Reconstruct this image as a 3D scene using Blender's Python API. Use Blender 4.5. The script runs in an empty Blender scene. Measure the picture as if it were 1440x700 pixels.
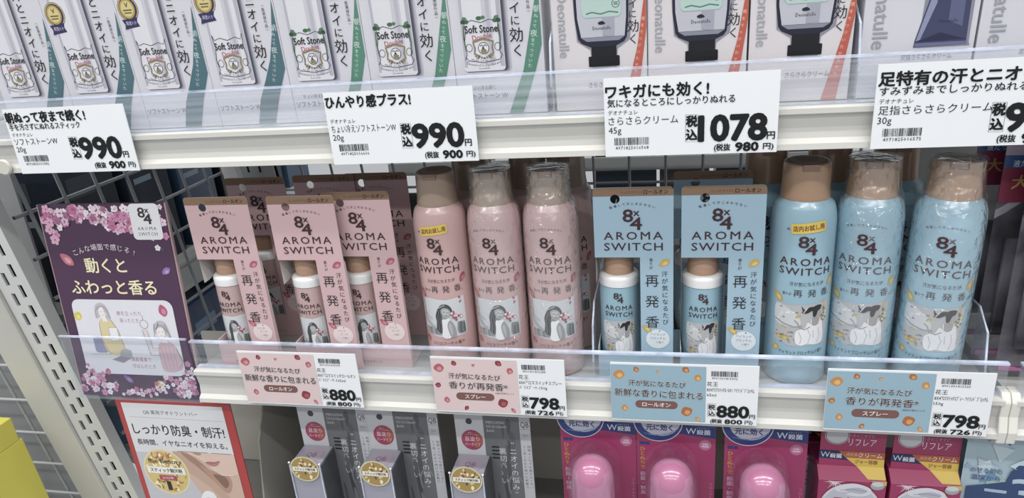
import bpy, bmesh, math, random
from mathutils import Vector, Matrix
from mathutils.geometry import tessellate_polygon
random.seed(4)
SC = bpy.context.scene
COL = SC.collection
PI = math.pi

# ------------------------------------------------------------------ camera
cam_d = bpy.data.cameras.new('camera')
cam = bpy.data.objects.new('camera', cam_d)
COL.objects.link(cam)
cam_d.sensor_fit = 'HORIZONTAL'; cam_d.sensor_width = 36.0
cam_d.lens = 36.0 * 1000.0 / 1440.0
cam_d.clip_start = 0.01; cam_d.clip_end = 50
R3 = Matrix(((0.9787, 0.0027, 0.2054), (0.1907, 0.3602, -0.9132), (-0.0764, 0.9329, 0.3520)))
R3 = R3.to_quaternion().normalized().to_matrix()
cam.matrix_world = Matrix.Translation((0.1321, -0.5004, 0.3285)) @ R3.to_4x4()
SC.camera = cam

# ------------------------------------------------------------------ world, lamps, exposure
wd = bpy.data.worlds.new('store_ambient'); SC.world = wd; wd.use_nodes = True
wbg = wd.node_tree.nodes['Background']
wbg.inputs[0].default_value = (0.93, 0.96, 1.0, 1); wbg.inputs[1].default_value = 0.50
SC.view_settings.view_transform = 'Standard'; SC.view_settings.look = 'None'
SC.view_settings.exposure = 0.0; SC.view_settings.gamma = 1.0
SC.view_settings.use_curve_mapping = False
LAMPS = [(x, y) for y in (-0.42, -1.25, -2.1) for x in (-1.3, 0.0, 1.3)]
for i, (x, y) in enumerate(LAMPS):                     # rows of ceiling tubes above the aisle
    l = bpy.data.lights.new('tube_light', 'AREA'); l.shape = 'RECTANGLE'
    l.size = 1.15; l.size_y = 0.07; l.energy = 11.5; l.color = (1.0, 0.985, 0.96)
    o = bpy.data.objects.new('tube_light', l); COL.objects.link(o)
    o.location = (x, y, 1.75)

# ------------------------------------------------------------------ materials
def lin(h):
    h = h.lstrip('#'); h = h if len(h) == 6 else ''.join(c + c for c in h); v = [int(h[i:i+2], 16) / 255 for i in (0, 2, 4)]
    return tuple(c / 12.92 if c <= .04045 else ((c + .055) / 1.055) ** 2.4 for c in v) + (1,)
MC = {}; SAT, VAL = .82, .88
def mat(h, rough=.45, metal=0., coat=0., spec=.5, kind='', var=.04, scale=60., bump=0.):
    key = (h, rough, metal, coat, spec, kind, bump)
    if key in MC: return MC[key]
    m = bpy.data.materials.new('mat_' + h.strip('#') + kind); m.use_nodes = True
    nt = m.node_tree; b = nt.nodes['Principled BSDF']; c = lin(h)
    lum = .3 * c[0] + .59 * c[1] + .11 * c[2]; c = tuple((lum + (x - lum) * SAT) * VAL for x in c[:3]) + (1,)
    tc = nt.nodes.new('ShaderNodeTexCoord'); nz = nt.nodes.new('ShaderNodeTexNoise')
    nz.inputs['Scale'].default_value = scale; nz.inputs['Detail'].default_value = 2
    nt.links.new(tc.outputs['Object'], nz.inputs['Vector'])
    if kind == 'streak':                              # brushed / drawn plastic
        mp = nt.nodes.new('ShaderNodeMapping'); mp.inputs['Scale'].default_value = (.05, 1, 6)
        nt.links.new(tc.outputs['Object'], mp.inputs['Vector']); nt.links.new(mp.outputs[0], nz.inputs['Vector'])
    if kind == 'wood':
        mp = nt.nodes.new('ShaderNodeMapping'); mp.inputs['Scale'].default_value = (.4, .4, 5)
        nt.links.new(tc.outputs['Object'], mp.inputs['Vector']); nt.links.new(mp.outputs[0], nz.inputs['Vector'])
        var = .16
    mx = nt.nodes.new('ShaderNodeMix'); mx.data_type = 'RGBA'
    mx.inputs[6].default_value = tuple(x * (1 - var) for x in c[:3]) + (1,)
    mx.inputs[7].default_value = tuple(min(1, x * (1 + var)) for x in c[:3]) + (1,)
    nt.links.new(nz.outputs[0], mx.inputs[0]); nt.links.new(mx.outputs[2], b.inputs['Base Color'])
    b.inputs['Roughness'].default_value = rough; b.inputs['Metallic'].default_value = metal
    b.inputs['Specular IOR Level'].default_value = spec
    b.inputs['Coat Weight'].default_value = coat; b.inputs['Coat Roughness'].default_value = .12
    if bump:
        bp = nt.nodes.new('ShaderNodeBump'); bp.inputs['Strength'].default_value = bump
        bp.inputs['Distance'].default_value = .002
        nt.links.new(nz.outputs[0], bp.inputs['Height']); nt.links.new(bp.outputs[0], b.inputs['Normal'])
    MC[key] = m; return m

def clear(name, milk=.12, tint='#dfe6f2', rough=.06, bump=0., scale=40., facing=.5, stretch=None, bdist=.003):
    """clear plastic: transparent + a little milky diffuse + gloss growing at grazing angles"""
    m = bpy.data.materials.new(name); m.use_nodes = True; nt = m.node_tree; nt.nodes.clear()
    N = nt.nodes.new; L = nt.links.new
    out = N('ShaderNodeOutputMaterial'); tr = N('ShaderNodeBsdfTransparent'); df = N('ShaderNodeBsdfDiffuse')
    gl = N('ShaderNodeBsdfGlossy'); m1 = N('ShaderNodeMixShader'); m2 = N('ShaderNodeMixShader')
    tr.inputs[0].default_value = (.97, .98, .99, 1); df.inputs[0].default_value = lin(tint)
    gl.inputs['Roughness'].default_value = rough; gl.inputs[0].default_value = (1, 1, 1, 1)
    tc = N('ShaderNodeTexCoord'); nz = N('ShaderNodeTexNoise'); nz.inputs['Scale'].default_value = scale
    nz.inputs['Detail'].default_value = 3
    mp = N('ShaderNodeMapping'); L(tc.outputs['Object'], mp.inputs[0]); L(mp.outputs[0], nz.inputs['Vector'])
    if stretch: mp.inputs['Scale'].default_value = stretch
    rg = N('ShaderNodeMapRange'); rg.inputs[1].default_value = .35; rg.inputs[2].default_value = .7
    rg.inputs[3].default_value = milk * .55; rg.inputs[4].default_value = milk * 1.6
    L(nz.outputs[0], rg.inputs[0])
    L(tr.outputs[0], m1.inputs[1]); L(df.outputs[0], m1.inputs[2])
    lw = N('ShaderNodeFresnel'); lw.inputs[0].default_value = 1.35 + facing * .3
    if bump:
        bp = N('ShaderNodeBump'); bp.inputs['Strength'].default_value = bump; bp.inputs['Distance'].default_value = bdist
        L(nz.outputs[0], bp.inputs['Height']); L(bp.outputs[0], gl.inputs['Normal']); L(bp.outputs[0], lw.inputs['Normal'])
    ge = N('ShaderNodeNewGeometry'); sb = N('ShaderNodeMath'); sb.operation = 'SUBTRACT'; sb.inputs[0].default_value = 1; L(ge.outputs['Backfacing'], sb.inputs[1])
    mu = N('ShaderNodeMath'); mu.operation = 'MULTIPLY'; L(lw.outputs[0], mu.inputs[0]); L(sb.outputs[0], mu.inputs[1])   # only the outer face mirrors
    mk = N('ShaderNodeMath'); mk.operation = 'MULTIPLY'; L(rg.outputs[0], mk.inputs[0]); L(sb.outputs[0], mk.inputs[1]); L(mk.outputs[0], m1.inputs[0])
    L(mu.outputs[0], m2.inputs[0]); L(m1.outputs[0], m2.inputs[1]); L(gl.outputs[0], m2.inputs[2])
    L(m2.outputs[0], out.inputs[0]); return m
ACRYL = clear('clear_acrylic', .13)
FENCE = clear('streaked_acrylic', .22, '#e6ebf4', .10, 0, 30, .5, (.12, 1, 9))
FENCE2 = clear('streaked_acrylic_low', .13, '#dfe3ea', .10, 0, 30, .5, (.12, 1, 9))
EDGE = clear('acrylic_edge', .62, '#d6def2', .15)
FILM = clear('shrink_film', .02, '#ffffff', .05, 1., 150., 2.4, bdist=.0042)
POUCH = clear('pouch_film', .78, '#b8b3bd', .16, .8, 22.)
BLIST = clear('blister_plastic', .05, '#f3d5e6', .05, .3, 60.)

# ------------------------------------------------------------------ mesh helpers
class MB:
    def __init__(s): s.v = []; s.f = []; s.m = []
    def add(s, vs, fs, mi=0):
        n = len(s.v); s.v += [tuple(p) for p in vs]; s.f += [tuple(i + n for i in f) for f in fs]; s.m += [mi] * len(fs)
        return s
    def box(s, x0, x1, y0, y1, z0, z1, mi=0, M=None):
        vs = [Vector((x, y, z)) for z in (z0, z1) for y in (y0, y1) for x in (x0, x1)]
        if M: vs = [M @ p for p in vs]
        return s.add(vs, [(0, 2, 3, 1), (4, 5, 7, 6), (0, 1, 5, 4), (1, 3, 7, 5), (3, 2, 6, 7), (2, 0, 4, 6)], mi)
    def prism(s, poly, t0, t1, fn, mi=0):
        """poly of 2D points extruded between t0 and t1, fn(u,v,t)->xyz"""
        n = len(poly)
        vs = [fn(u, v, t0) for u, v in poly] + [fn(u, v, t1) for u, v in poly]
        fs = [tuple(range(n)), tuple(range(2 * n - 1, n - 1, -1))] + [(i, i + n, (i + 1) % n + n, (i + 1) % n) for i in range(n)]
        return s.add(vs, fs, mi)
    def tube(s, pts, r, seg=8, mi=0):
        pts = [Vector(p) for p in pts]; rings = []
        for i, p in enumerate(pts):
            d = (pts[min(i + 1, len(pts) - 1)] - pts[max(i - 1, 0)]).normalized()
            a = d.orthogonal().normalized(); b = d.cross(a)
            rings.append([p + (a * math.cos(2 * PI * k / seg) + b * math.sin(2 * PI * k / seg)) * r for k in range(seg)])
        vs = [q for g in rings for q in g]; fs = []
        for i in range(len(pts) - 1):
            for k in range(seg):
                k2 = (k + 1) % seg; fs.append((i * seg + k, i * seg + k2, (i + 1) * seg + k2, (i + 1) * seg + k))
        fs += [tuple(range(seg - 1, -1, -1)), tuple((len(pts) - 1) * seg + k for k in range(seg))]
        return s.add(vs, fs, mi)
    def lathe(s, prof, seg=48, c=(0, 0), mi=0, sx=1., sy=1., rf=None):
        vs = []; fs = []; n = len(prof)
        for i, (r, z) in enumerate(prof):
            for k in range(seg):
                a = 2 * PI * k / seg; q = r if rf is None else rf(r, z, a)
                vs.append((c[0] + q * math.cos(a) * sx, c[1] + q * math.sin(a) * sy, z))
        for i in range(n - 1):
            for k in range(seg):
                k2 = (k + 1) % seg; fs.append((i * seg + k, i * seg + k2, (i + 1) * seg + k2, (i + 1) * seg + k))
        if prof[0][0] > 1e-6: fs.append(tuple(range(seg - 1, -1, -1)))
        if prof[-1][0] > 1e-6: fs.append(tuple((n - 1) * seg + k for k in range(seg)))
        return s.add(vs, fs, mi)
    def build(s, name, mats, parent=None, smooth=False, bevel=0., merge=True):
        me = bpy.data.meshes.new(name); me.from_pydata(s.v, [], s.f)
        mats = mats if isinstance(mats, (list, tuple)) else [mats]
        for m in mats: me.materials.append(m)
        me.polygons.foreach_set('material_index', s.m)
        if smooth:
            me.polygons.foreach_set('use_smooth', [True] * len(me.polygons))
        me.update()
        bm = bmesh.new(); bm.from_mesh(me)
        if merge: bmesh.ops.remove_doubles(bm, verts=bm.verts, dist=1e-6)
        bmesh.ops.recalc_face_normals(bm, faces=bm.faces)
        if bevel:
            bmesh.ops.bevel(bm, geom=[e for e in bm.edges if len(e.link_faces) == 2 and e.calc_face_angle() > .6], offset=bevel, segments=2, affect='EDGES', profile=.6)
        bm.to_mesh(me); bm.free()
        if smooth:
            try: me.set_sharp_from_angle(angle=math.radians(38))
            except Exception: pass
        o = bpy.data.objects.new(name, me); COL.objects.link(o); o.parent = parent
        return o

def tag(o, label, cat, group=None):
    o['label'] = label; o['category'] = cat
    if group: o['group'] = group
    return o
def thing(name, label, cat, loc=(0, 0, 0), group=None, rot=(0, 0, 0)):
    o = bpy.data.objects.new(name, None); COL.objects.link(o); o.location = loc; o.rotation_euler = rot
    o.empty_display_size = .01
    return tag(o, label, cat, group)
def dup(root, loc, label, rot=None, group=None, skip=()):
    def cp(o, par):
        c = o.copy(); COL.objects.link(c); c.parent = par
        for ch in list(o.children):
            if ch.name.split('.')[0] not in skip: cp(ch, c)
        return c
    r = cp(root, None); r.location = loc; r['label'] = label
    if rot is not None: r.rotation_euler = rot
    if group: r['group'] = group
    return r
def setkind(o, k): o['kind'] = k; return o

# ------------------------------------------------------------------ printing: flat ink in mm on a panel
TC = {}
def glyphs(s, bold, res, spacing):
    k = (s, bold, res, spacing)
    if k in TC: return TC[k]
    cu = bpy.data.curves.new('t', 'FONT'); cu.body = s; cu.offset = bold; cu.resolution_u = res
    cu.space_character = spacing; cu.fill_mode = 'FRONT' if hasattr(cu, 'fill_mode') else cu.fill_mode
    ob = bpy.data.objects.new('t', cu); COL.objects.link(ob); bpy.context.view_layer.update()
    dg = bpy.context.evaluated_depsgraph_get()
    me = bpy.data.meshes.new_from_object(ob.evaluated_get(dg))
    vs = [(v.co.x, v.co.y) for v in me.vertices]; fs = [tuple(p.vertices) for p in me.polygons]
    bpy.data.objects.remove(ob); bpy.data.meshes.remove(me); bpy.data.curves.remove(cu)
    x0 = min([v[0] for v in vs] or [0]); x1 = max([v[0] for v in vs] or [1])
    TC[k] = (vs, fs, x0, x1); return TC[k]

def smooth_loop(pts, n=5):
    out = []; N = len(pts)
    for i in range(N):
        p0, p1, p2, p3 = pts[i - 1], pts[i], pts[(i + 1) % N], pts[(i + 2) % N]
        for k in range(n):
            t = k / n
            out.append(tuple(.5 * (2 * p1[j] + (p2[j] - p0[j]) * t + (2 * p0[j] - 5 * p1[j] + 4 * p2[j] - p3[j]) * t * t + (3 * p1[j] - p0[j] - 3 * p2[j] + p3[j]) * t ** 3) for j in (0, 1)))
    return out

class Print:
    """ink: list of (part, colour, layer, verts2d, faces). x right, y DOWN, in millimetres from the panel's top-left"""
    def __init__(s): s.k = []
    def raw(s, vs, fs, col, part='lettering', lay=1): s.k.append((part, col, lay, vs, fs)); return s
    def poly(s, pts, col, part='printed_picture', lay=0):
        a = sum(pts[i][0] * pts[(i + 1) % len(pts)][1] - pts[(i + 1) % len(pts)][0] * pts[i][1] for i in range(len(pts)))
        if a > 0: pts = pts[::-1]
        if len(pts) <= 4: return s.raw(pts, [tuple(range(len(pts)))], col, part, lay)
        tris = []
        for t in tessellate_polygon([[Vector((q[0], q[1], 0)) for q in pts]]):
            (ax, ay), (bx, by), (cx, cy) = pts[t[0]], pts[t[1]], pts[t[2]]
            d = (bx - ax) * (cy - ay) - (by - ay) * (cx - ax)
            if abs(d) > 1e-7: tris.append(tuple(t) if d < 0 else (t[0], t[2], t[1]))
        return s.raw(pts, tris, col, part, lay)
    def heavy(s, vs, fs, col, part, lay, b):
        s.raw(vs, fs, col, part, lay)
        if b > .035:                       # bold strokes: the same glyph printed again slightly offset
            n = 8 if b > .2 else 4
            for k in range(n):
                a = 2 * PI * k / n + .4
                s.raw([(x + b * math.cos(a), y + b * math.sin(a)) for x, y in vs], fs, col, part, lay + .06 * (k + 1))
        return s
    def rect(s, x, y, w, h, col, part='printed_picture', lay=0, r=0):
        if r:
            pts = []
            for cx, cy, a in ((x + w - r, y + r, -90), (x + w - r, y + h - r, 0), (x + r, y + h - r, 90), (x + r, y + r, 180)):
                for k in range(5): q = math.radians(a + 22.5 * k); pts.append((cx + r * math.cos(q), cy + r * math.sin(q)))
            return s.poly(pts, col, part, lay)
        return s.poly([(x, y), (x + w, y), (x + w, y + h), (x, y + h)], col, part, lay)
    def ell(s, x, y, rx, ry, col, part='printed_picture', lay=0, n=28, rot=0.):
        c, d = math.cos(rot), math.sin(rot)
        return s.poly([(x + rx * math.cos(2 * PI * k / n) * c - ry * math.sin(2 * PI * k / n) * d, y + rx * math.cos(2 * PI * k / n) * d + ry * math.sin(2 * PI * k / n) * c) for k in range(n)], col, part, lay)
    def ring(s, x, y, rx, ry, w, col, part='printed_picture', lay=1, n=36, a0=0., a1=2 * PI):
        return s.line([(x + rx * math.cos(a0 + (a1 - a0) * k / n), y + ry * math.sin(a0 + (a1 - a0) * k / n)) for k in range(n + 1)], w, col, part, lay)
    def line(s, pts, w, col, part='printed_picture', lay=1):
        vs = []
        for i, p in enumerate(pts):
            a = pts[max(i - 1, 0)]; b = pts[min(i + 1, len(pts) - 1)]
            dx, dy = b[0] - a[0], b[1] - a[1]; L = math.hypot(dx, dy) or 1
            if i == 0 and len(pts) > 3 and math.hypot(pts[0][0] - pts[-1][0], pts[0][1] - pts[-1][1]) < .01: pass
            nx, ny = -dy / L * w / 2, dx / L * w / 2
            vs += [(p[0] + nx, p[1] + ny), (p[0] - nx, p[1] - ny)]
        fs = [(2 * i, 2 * i + 2, 2 * i + 3, 2 * i + 1) for i in range(len(pts) - 1)]
        return s.raw(vs, fs, col, part, lay)
    def blob(s, pts, col, part='printed_picture', lay=0, n=5): return s.poly(smooth_loop(pts, n), col, part, lay)
    def petal(s, x, y, L, W, rot, col, col2=None, part='printed_petals', lay=1):
        P = [(-.5, 0), (-.2, -.42), (.2, -.5), (.5, -.12), (.42, .2), (.1, .5), (-.3, .32)]
        c, d = math.cos(rot), math.sin(rot)
        f = lambda q, k: [(x + (a * L * k) * c - (b * W * k) * d, y + (a * L * k) * d + (b * W * k) * c) for a, b in q]
        s.blob(f(P, 1), col, part, lay, 3)
        if col2: s.blob([(p[0] + L * .06, p[1] + W * .1) for p in f(P, .5)], col2, part, lay + 1, 3)
        return s
    def shift(s, dx):
        s.k = [(a, b, c, [(u + dx, v) for u, v in d], e) for a, b, c, d, e in s.k]; return s
    def text(s, t, x, y, h, col, bold=0., w=None, align='l', part='lettering', lay=2, sp=1., res=None, rot=0.):
        """y = vertical middle of the line, h = em height; w forces the width"""
        if res is None: res = 1 if h < 4.5 else 2
        vs, fs, x0, x1 = glyphs(t, 0., res, sp)
        W = (x1 - x0) * h; kx = 1. if w is None else w / W
        off = {'l': 0, 'c': -W * kx / 2, 'r': -W * kx}[align]
        c, d = math.cos(rot), math.sin(rot); out = []
        for a, b in vs:
            u = (a - x0) * h * kx + off; v = -(b - .36) * h
            out.append((x + u * c - v * d, y + u * d + v * c))
        return s.heavy(out, fs, col, part, lay, bold * h)
    def vtext(s, t, x, y, h, col, bold=0., pitch=1.08, part='lettering', lay=2, sizes=None, slope=0.):
        yy = y
        for i, ch in enumerate(t):
            q = h * (sizes[i] if sizes else 1)
            yy += q * pitch / 2
            if ch != ' ':
                vs, fs, x0, x1 = glyphs(ch, 0., 1 if q < 4.5 else 2, 1.)
                cx = (x0 + x1) / 2; rt = ch in 'ー（）()'
                out = []
                for a, b in vs:
                    u, v = (a - cx) * q, -(b - .36) * q
                    if rt: u, v = -v, u
                    out.append((x + (yy - y) * slope + u, yy + v))
                s.heavy(out, fs, col, part, lay, bold * h)
            yy += q * pitch / 2
        return s
    def arc(s, t, x, y, h, col, width, sag, bold=0., part='lettering', lay=2):
        n = len(t)
        for i, ch in enumerate(t):
            u = (i / (n - 1) - .5) * 2; a = math.atan2(2 * sag * u * 2, width)
            s.text(ch, x + u * width / 2, y + sag * u * u, h, col, bold, None, 'c', part, lay, 1., 1, a)
        return s
    def barcode(s, x, y, w, h, digits, dh=2.6):
        rnd = random.Random(digits); q = x
        while q < x + w - .6:
            b = rnd.choice((.25, .25, .4, .6)); s.rect(q, y, b, h, '#15171a', 'lettering', 1); q += b + rnd.choice((.25, .3, .45, .6))
        return s.text(digits, x + .5, y + h + dh * .62, dh, '#26282c', 0.0, w * .95)
    def build(s, parent, fn, cut=None, cuty=(), rough=.45, coat=0., eps=.000028, metal=0., lift=0.):
        # stack the inks: a block lies one level above whatever it overlaps, so no two faces share a plane
        done = []; out = []
        for k in sorted((k for k in s.k if k[3]), key=lambda k: k[2]):
            xs = [a for a, b in k[3]]; ys = [b for a, b in k[3]]
            a0, a1, b0, b1 = min(xs), max(xs), min(ys), max(ys); lv = 0
            for c0, c1, d0, d1, q in done:
                if q >= lv and a0 < c1 and c0 < a1 and b0 < d1 and d0 < b1: lv = q + 1
            done.append((a0, a1, b0, b1, lv)); out.append((k[0], k[1], lv, k[3], k[4]))
        s.k = out
        parts = {}
        for k in s.k: parts.setdefault(k[0], []).append(k)
        res = {}
        jobs = []
        for part, ks in parts.items():     # blocks of ink that stand apart become parts of their own
            bb = [[min(a for a, b in k[3]), max(a for a, b in k[3]), min(b for a, b in k[3]), max(b for a, b in k[3])] if k[3] else [0, 0, 0, 0] for k in ks]
            lab = list(range(len(ks)))
            def root(i):
                while lab[i] != i: i = lab[i]
                return i
            for i in range(len(ks)):
                for j in range(i):
                    A, B = bb[i], bb[j]
                    if max(A[0] - B[1], B[0] - A[1], A[2] - B[3], B[2] - A[3]) < 14: lab[root(i)] = root(j)
            gr = {}
            for i, k in enumerate(ks): gr.setdefault(root(i), []).append(k)
            jobs += [(part, g) for g in gr.values()]
        for part, ks in jobs:
            cols = []; 
            for k in ks:
                if k[1] not in cols: cols.append(k[1])
            bm = bmesh.new(); lay = bm.verts.layers.float.new('lay')
            for _, col, ly, vs, fs in ks:
                bv = [bm.verts.new((a, b, 0)) for a, b in vs]
                for v in bv: v[lay] = ly
                for f in fs:
                    try: bm.faces.new([bv[i] for i in f]).material_index = cols.index(col)
                    except ValueError: pass
            if cut:
                x0, x1, st = cut; n = int((x1 - x0) / st) + 1
                for i in range(n):
                    # layer ints survive on the split verts by interpolation of equal values
                    bmesh.ops.bisect_plane(bm, geom=bm.verts[:] + bm.edges[:] + bm.faces[:], plane_co=(x0 + st * i, 0, 0), plane_no=(1, 0, 0))
            for yy in cuty: bmesh.ops.bisect_plane(bm, geom=bm.verts[:] + bm.edges[:] + bm.faces[:], plane_co=(0, yy, 0), plane_no=(0, 1, 0))
            for f in bm.faces:
                m = max(v[lay] for v in f.verts)
                for v in f.verts: v[lay] = m
            for v in bm.verts: v.co = Vector(fn(v.co.x, v.co.y, .00022 + lift + eps * v[lay]))
            me = bpy.data.meshes.new(part); bm.to_mesh(me); bm.free()
            for c in cols: me.materials.append(mat(c, rough, metal, coat, .4, 'ink', .03))
            o = bpy.data.objects.new(part, me); COL.objects.link(o); o.parent = parent; res[part] = o
        return res
def flat(X0, Z1, Y):      # panel facing -Y with top-left (X0, Z1)
    return lambda x, y, e: (X0 + x * .001, Y - e, Z1 - y * .001)
def cyl(cx, cy, rf, Z1):  # wrapped about a vertical axis, x measured from the front meridian
    def f(x, y, e):
        z = Z1 - y * .001; r = rf(z) + e; a = x * .001 / rf(z)
        return (cx + r * math.sin(a), cy - r * math.cos(a), z)
    return f
INK = '#46282f'; BLK = '#131416'
def logo84(p, x, y, h, col=INK):
    """the 8x4 mark: 8 upper left, small x upper right, 4 lower right; h overall height"""
    p.text('8', x - h * .42, y - h * .18, h * .86, col, .016, h * .46)
    p.text('x', x + h * .06, y - h * .33, h * .50, col, .016, h * .27)
    p.text('4', x - h * .09, y + h * .21, h * .86, col, .016, h * .52)

# ================================================================== STRUCTURE / FIXTURES
WHITE = mat('#cdccc6', .38, coat=.15, var=.02); SHELFM = mat('#a9aaa8', .5, bump=.02)
def rail_thing(name, label, x0, x1, ztop, zbot, board_z, depth, fx0, fx1, fz, xs_div, fmat, bx0=None):
    t = thing(name, label, 'shelf', (0, 0, 0))
    h = ztop - zbot
    prof = [(-.0005, ztop), (-.0030, ztop - .0010), (-.0032, ztop - .0045), (-.0008, ztop - .0062), (.0008, ztop - h * .5), (-.0004, zbot + .0075), (-.0040, zbot + .0045), (-.0046, zbot + .0006), (-.0030, zbot), (.0100, zbot), (.0100, ztop)]
    MB().prism(prof, x0, x1, lambda u, v, q: (q, u, v)).build('price_rail', WHITE, t)
    MB().box(x0 if bx0 is None else bx0, x1, .0101, depth, board_z - .012, board_z).build('shelf_board', SHELFM, t)
    # clear front guard: upright sheet, thick polished top edge and a foot flange
    g = MB().box(fx0, fx1, .0016, .0034, ztop + .0002, fz - .0016).build('front_guard', fmat, t)
    MB().box(fx0, fx1, .0004, .0044, fz - .0016, fz).build('polished_edge', EDGE, g)
    MB().box(fx0, fx1, .0034, .0080, ztop + .0002, ztop + .0010).build('guard_foot', EDGE, g)
    for xd in xs_div:
        d = MB().prism([(.006, board_z), (depth * .8, board_z), (depth * .8, board_z + .05), (.03, board_z + .062), (.012, board_z + .05), (.006, board_z + .02)], xd, xd + .0016, lambda u, v, q: (q, u, v)).build('divider', ACRYL, t)
        MB().tube([(xd + .0008, .006, board_z + .02), (xd + .0008, .012, board_z + .05), (xd + .0008, .03, board_z + .0625), (xd + .0008, depth * .8, board_z + .0505)], .0008, 6).build('divider_edge', EDGE, d)
    return t
up = rail_thing('upper_shelf', 'white metal shelf with long cream price rail, the higher one across the photo', -.56, .46, .2362, .2074, .236, .44, -.56, .46, .2675, [.0553, .2572], FENCE, -.495)
low = rail_thing('middle_shelf', 'white metal shelf holding the pink and blue deodorants, clear guard in front', -.2868, .3755, .0185, -.0145, .015, .44, -.2866, .3755, .0467, [.0772, .3620], FENCE2)
# neighbour bay to the right: its own rail, guard and end cap
nb = rail_thing('side_shelf', 'short cream shelf end at the right edge of the photo, past the gap', .3835, .56, .0185, -.0145, .015, .44, .3835, .56, .0467, [], FENCE2)
for X, par in ((.3735, low), (.3800, nb)):
    MB().prism([(.001, .0225), (.011, .0225), (.011, -.018), (.002, -.0205), (-.004, -.018), (-.0052, -.008), (-.0022, .004), (-.0030, .016)], X, X + .0062, lambda u, v, q: (q, u, v)).build('end_cap', mat('#e4e2d8', .3), par, bevel=.0012)
# rounded stop at the far left end of the upper rail
MB().lathe([(.0, -.0008), (.0062, -.0008), (.0070, .0006), (.0058, .0022), (0, .0022)], 24).build('end_stop', mat('#cfcdc2', .35), up).matrix_basis = Matrix.Translation((-.4135, -.0055, .2135)) @ Matrix.Rotation(PI / 2, 4, 'X')
# lowest shelf
lt = thing('lower_shelf', 'grey shelf board and light back sheet under the bar deodorant packs', 'shelf')
MB().box(-.40, .50, .004, .44, -.222, -.21).build('shelf_board', mat('#9a9a96', .5), lt)
MB().box(-.40, .50, .16, .164, -.209, -.03).build('back_sheet', mat('#d8d5cb', .6), lt)
MB().prism([(.01, -.2095), (.159, -.2095), (.159, -.035), (.06, -.035), (.03, -.08), (.01, -.17)], -.262, -.2604, lambda u, v, q: (q, u, v)).build('divider', mat('#a9a69c', .55), lt)

# slotted upright at left, leaning with the wire panels
LEAN = Vector((0, -.148, .989)).normalized()
def lean(x, y0, s):        # point at distance s along the lean from z=0
    return Vector((x, y0, 0)) + LEAN * s
pt = thing('slotted_upright', 'white steel upright with two columns of black slots at left', 'upright', (-.52, .068, -.6))
PM = Matrix.Translation((-.52, .068, 0)) @ Vector((0, 0, 1)).rotation_difference(LEAN).to_matrix().to_4x4()
PM = Matrix.Translation((0, 0, .6)) @ Matrix.Translation((.52, -.068, 0)) @ PM
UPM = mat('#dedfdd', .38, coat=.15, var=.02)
# perforated face: bars between slots so that every slot is a real opening
pitch = .025; slot_h = .0158; sw = .0052; W2 = .0195
cols = (-.0068, .0068); stag = (0., .0105)
f = MB(); s0, s1 = -.55, .24
xsb = [(-W2, cols[0] - sw / 2), (cols[0] + sw / 2, cols[1] - sw / 2), (cols[1] + sw / 2, W2)]
for a, b in xsb: f.box(a, b, 0, .0022, s0, s1, 0, PM)
for c, st in zip(cols, stag):
    k = s0 + st; last = s0
    while k < s1 - slot_h:
        f.box(c - sw / 2, c + sw / 2, 0, .0022, last, k, 0, PM); last = k + slot_h; k += pitch
    f.box(c - sw / 2, c + sw / 2, 0, .0022, last, s1, 0, PM)
f.build('slotted_face', UPM, pt, merge=False)
MB().box(W2 - .002, W2, .0022, .0140, s0, s1, 0, PM).build('side_flange', UPM, pt)
MB().box(-W2 + .002, W2 - .0022, .012, .014, s0, s1, 0, PM).build('slot_shade_sheet', mat('#060607', .8), pt)  # black sheet: the shade inside the slots, put into its colour
MB().box(-.062, -.0205, -.004, .03, s0, s1, 0, PM).build('side_post', mat('#cfcec4', .4, var=.02), pt, bevel=.003)
# back upright with slots, far in the corner
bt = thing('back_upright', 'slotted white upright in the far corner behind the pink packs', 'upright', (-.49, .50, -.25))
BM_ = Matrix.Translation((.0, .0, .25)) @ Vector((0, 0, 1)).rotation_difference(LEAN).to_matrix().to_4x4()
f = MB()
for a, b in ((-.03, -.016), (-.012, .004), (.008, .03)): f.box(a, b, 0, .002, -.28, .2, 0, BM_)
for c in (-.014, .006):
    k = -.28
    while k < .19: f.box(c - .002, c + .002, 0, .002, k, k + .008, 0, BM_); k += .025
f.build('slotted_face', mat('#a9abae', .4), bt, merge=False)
MB().box(-.028, .028, .012, .014, -.28, .2, 0, BM_).build('slot_shade_sheet', mat('#15171a', .7), bt)  # near-black sheet painted as the shade behind the far slots

# wire mesh panels
WIRE = mat('#a3a7ad', .4, metal=.2)
sm = thing('side_wire_panel', 'grey wire grid panel running back along the left side of the shelves', 'wire panel', (-.51, .0, -.3))
o3 = Vector((.51, 0, .3))
for k in range(-5, 9):                                       # rods running into the shelf
    z = -.003 + .0485 * k
    y0 = .068 + (-.148 / .989) * z
    MB().tube([Vector((-.51, y0 + .026, z)) + o3, Vector((-.51, .470, z)) + o3], .0021, 6).build('rod', WIRE, sm, True)
for k in range(8):
    yb = .1125 + .0482 * k
    a = lean(-.5078, yb, -.30) + o3; b = lean(-.5078, yb, .24) + o3
    MB().tube([a, b], .0021, 6).build('rod', WIRE, sm, True)
bk = thing('back_wire_panel', 'wire grid panel standing behind all the products at the back', 'wire panel', (0, .5, -.02))
o3 = Vector((0, -.5, .02))
for z in (.044, .040 + .05, .145, .195):
    MB().tube([Vector((-.47, .503, z)) + o3, Vector((.6, .503, z)) + o3], .0023, 6).build('rod', WIRE, bk, True)
for k in range(-9, 12):
    x = .0375 + .0505 * k
    MB().tube([Vector((x, .5055 - .148 * z, z)) + o3 for z in (-.03, .21)], .0021, 6).build('rod', WIRE, bk, True)
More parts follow.
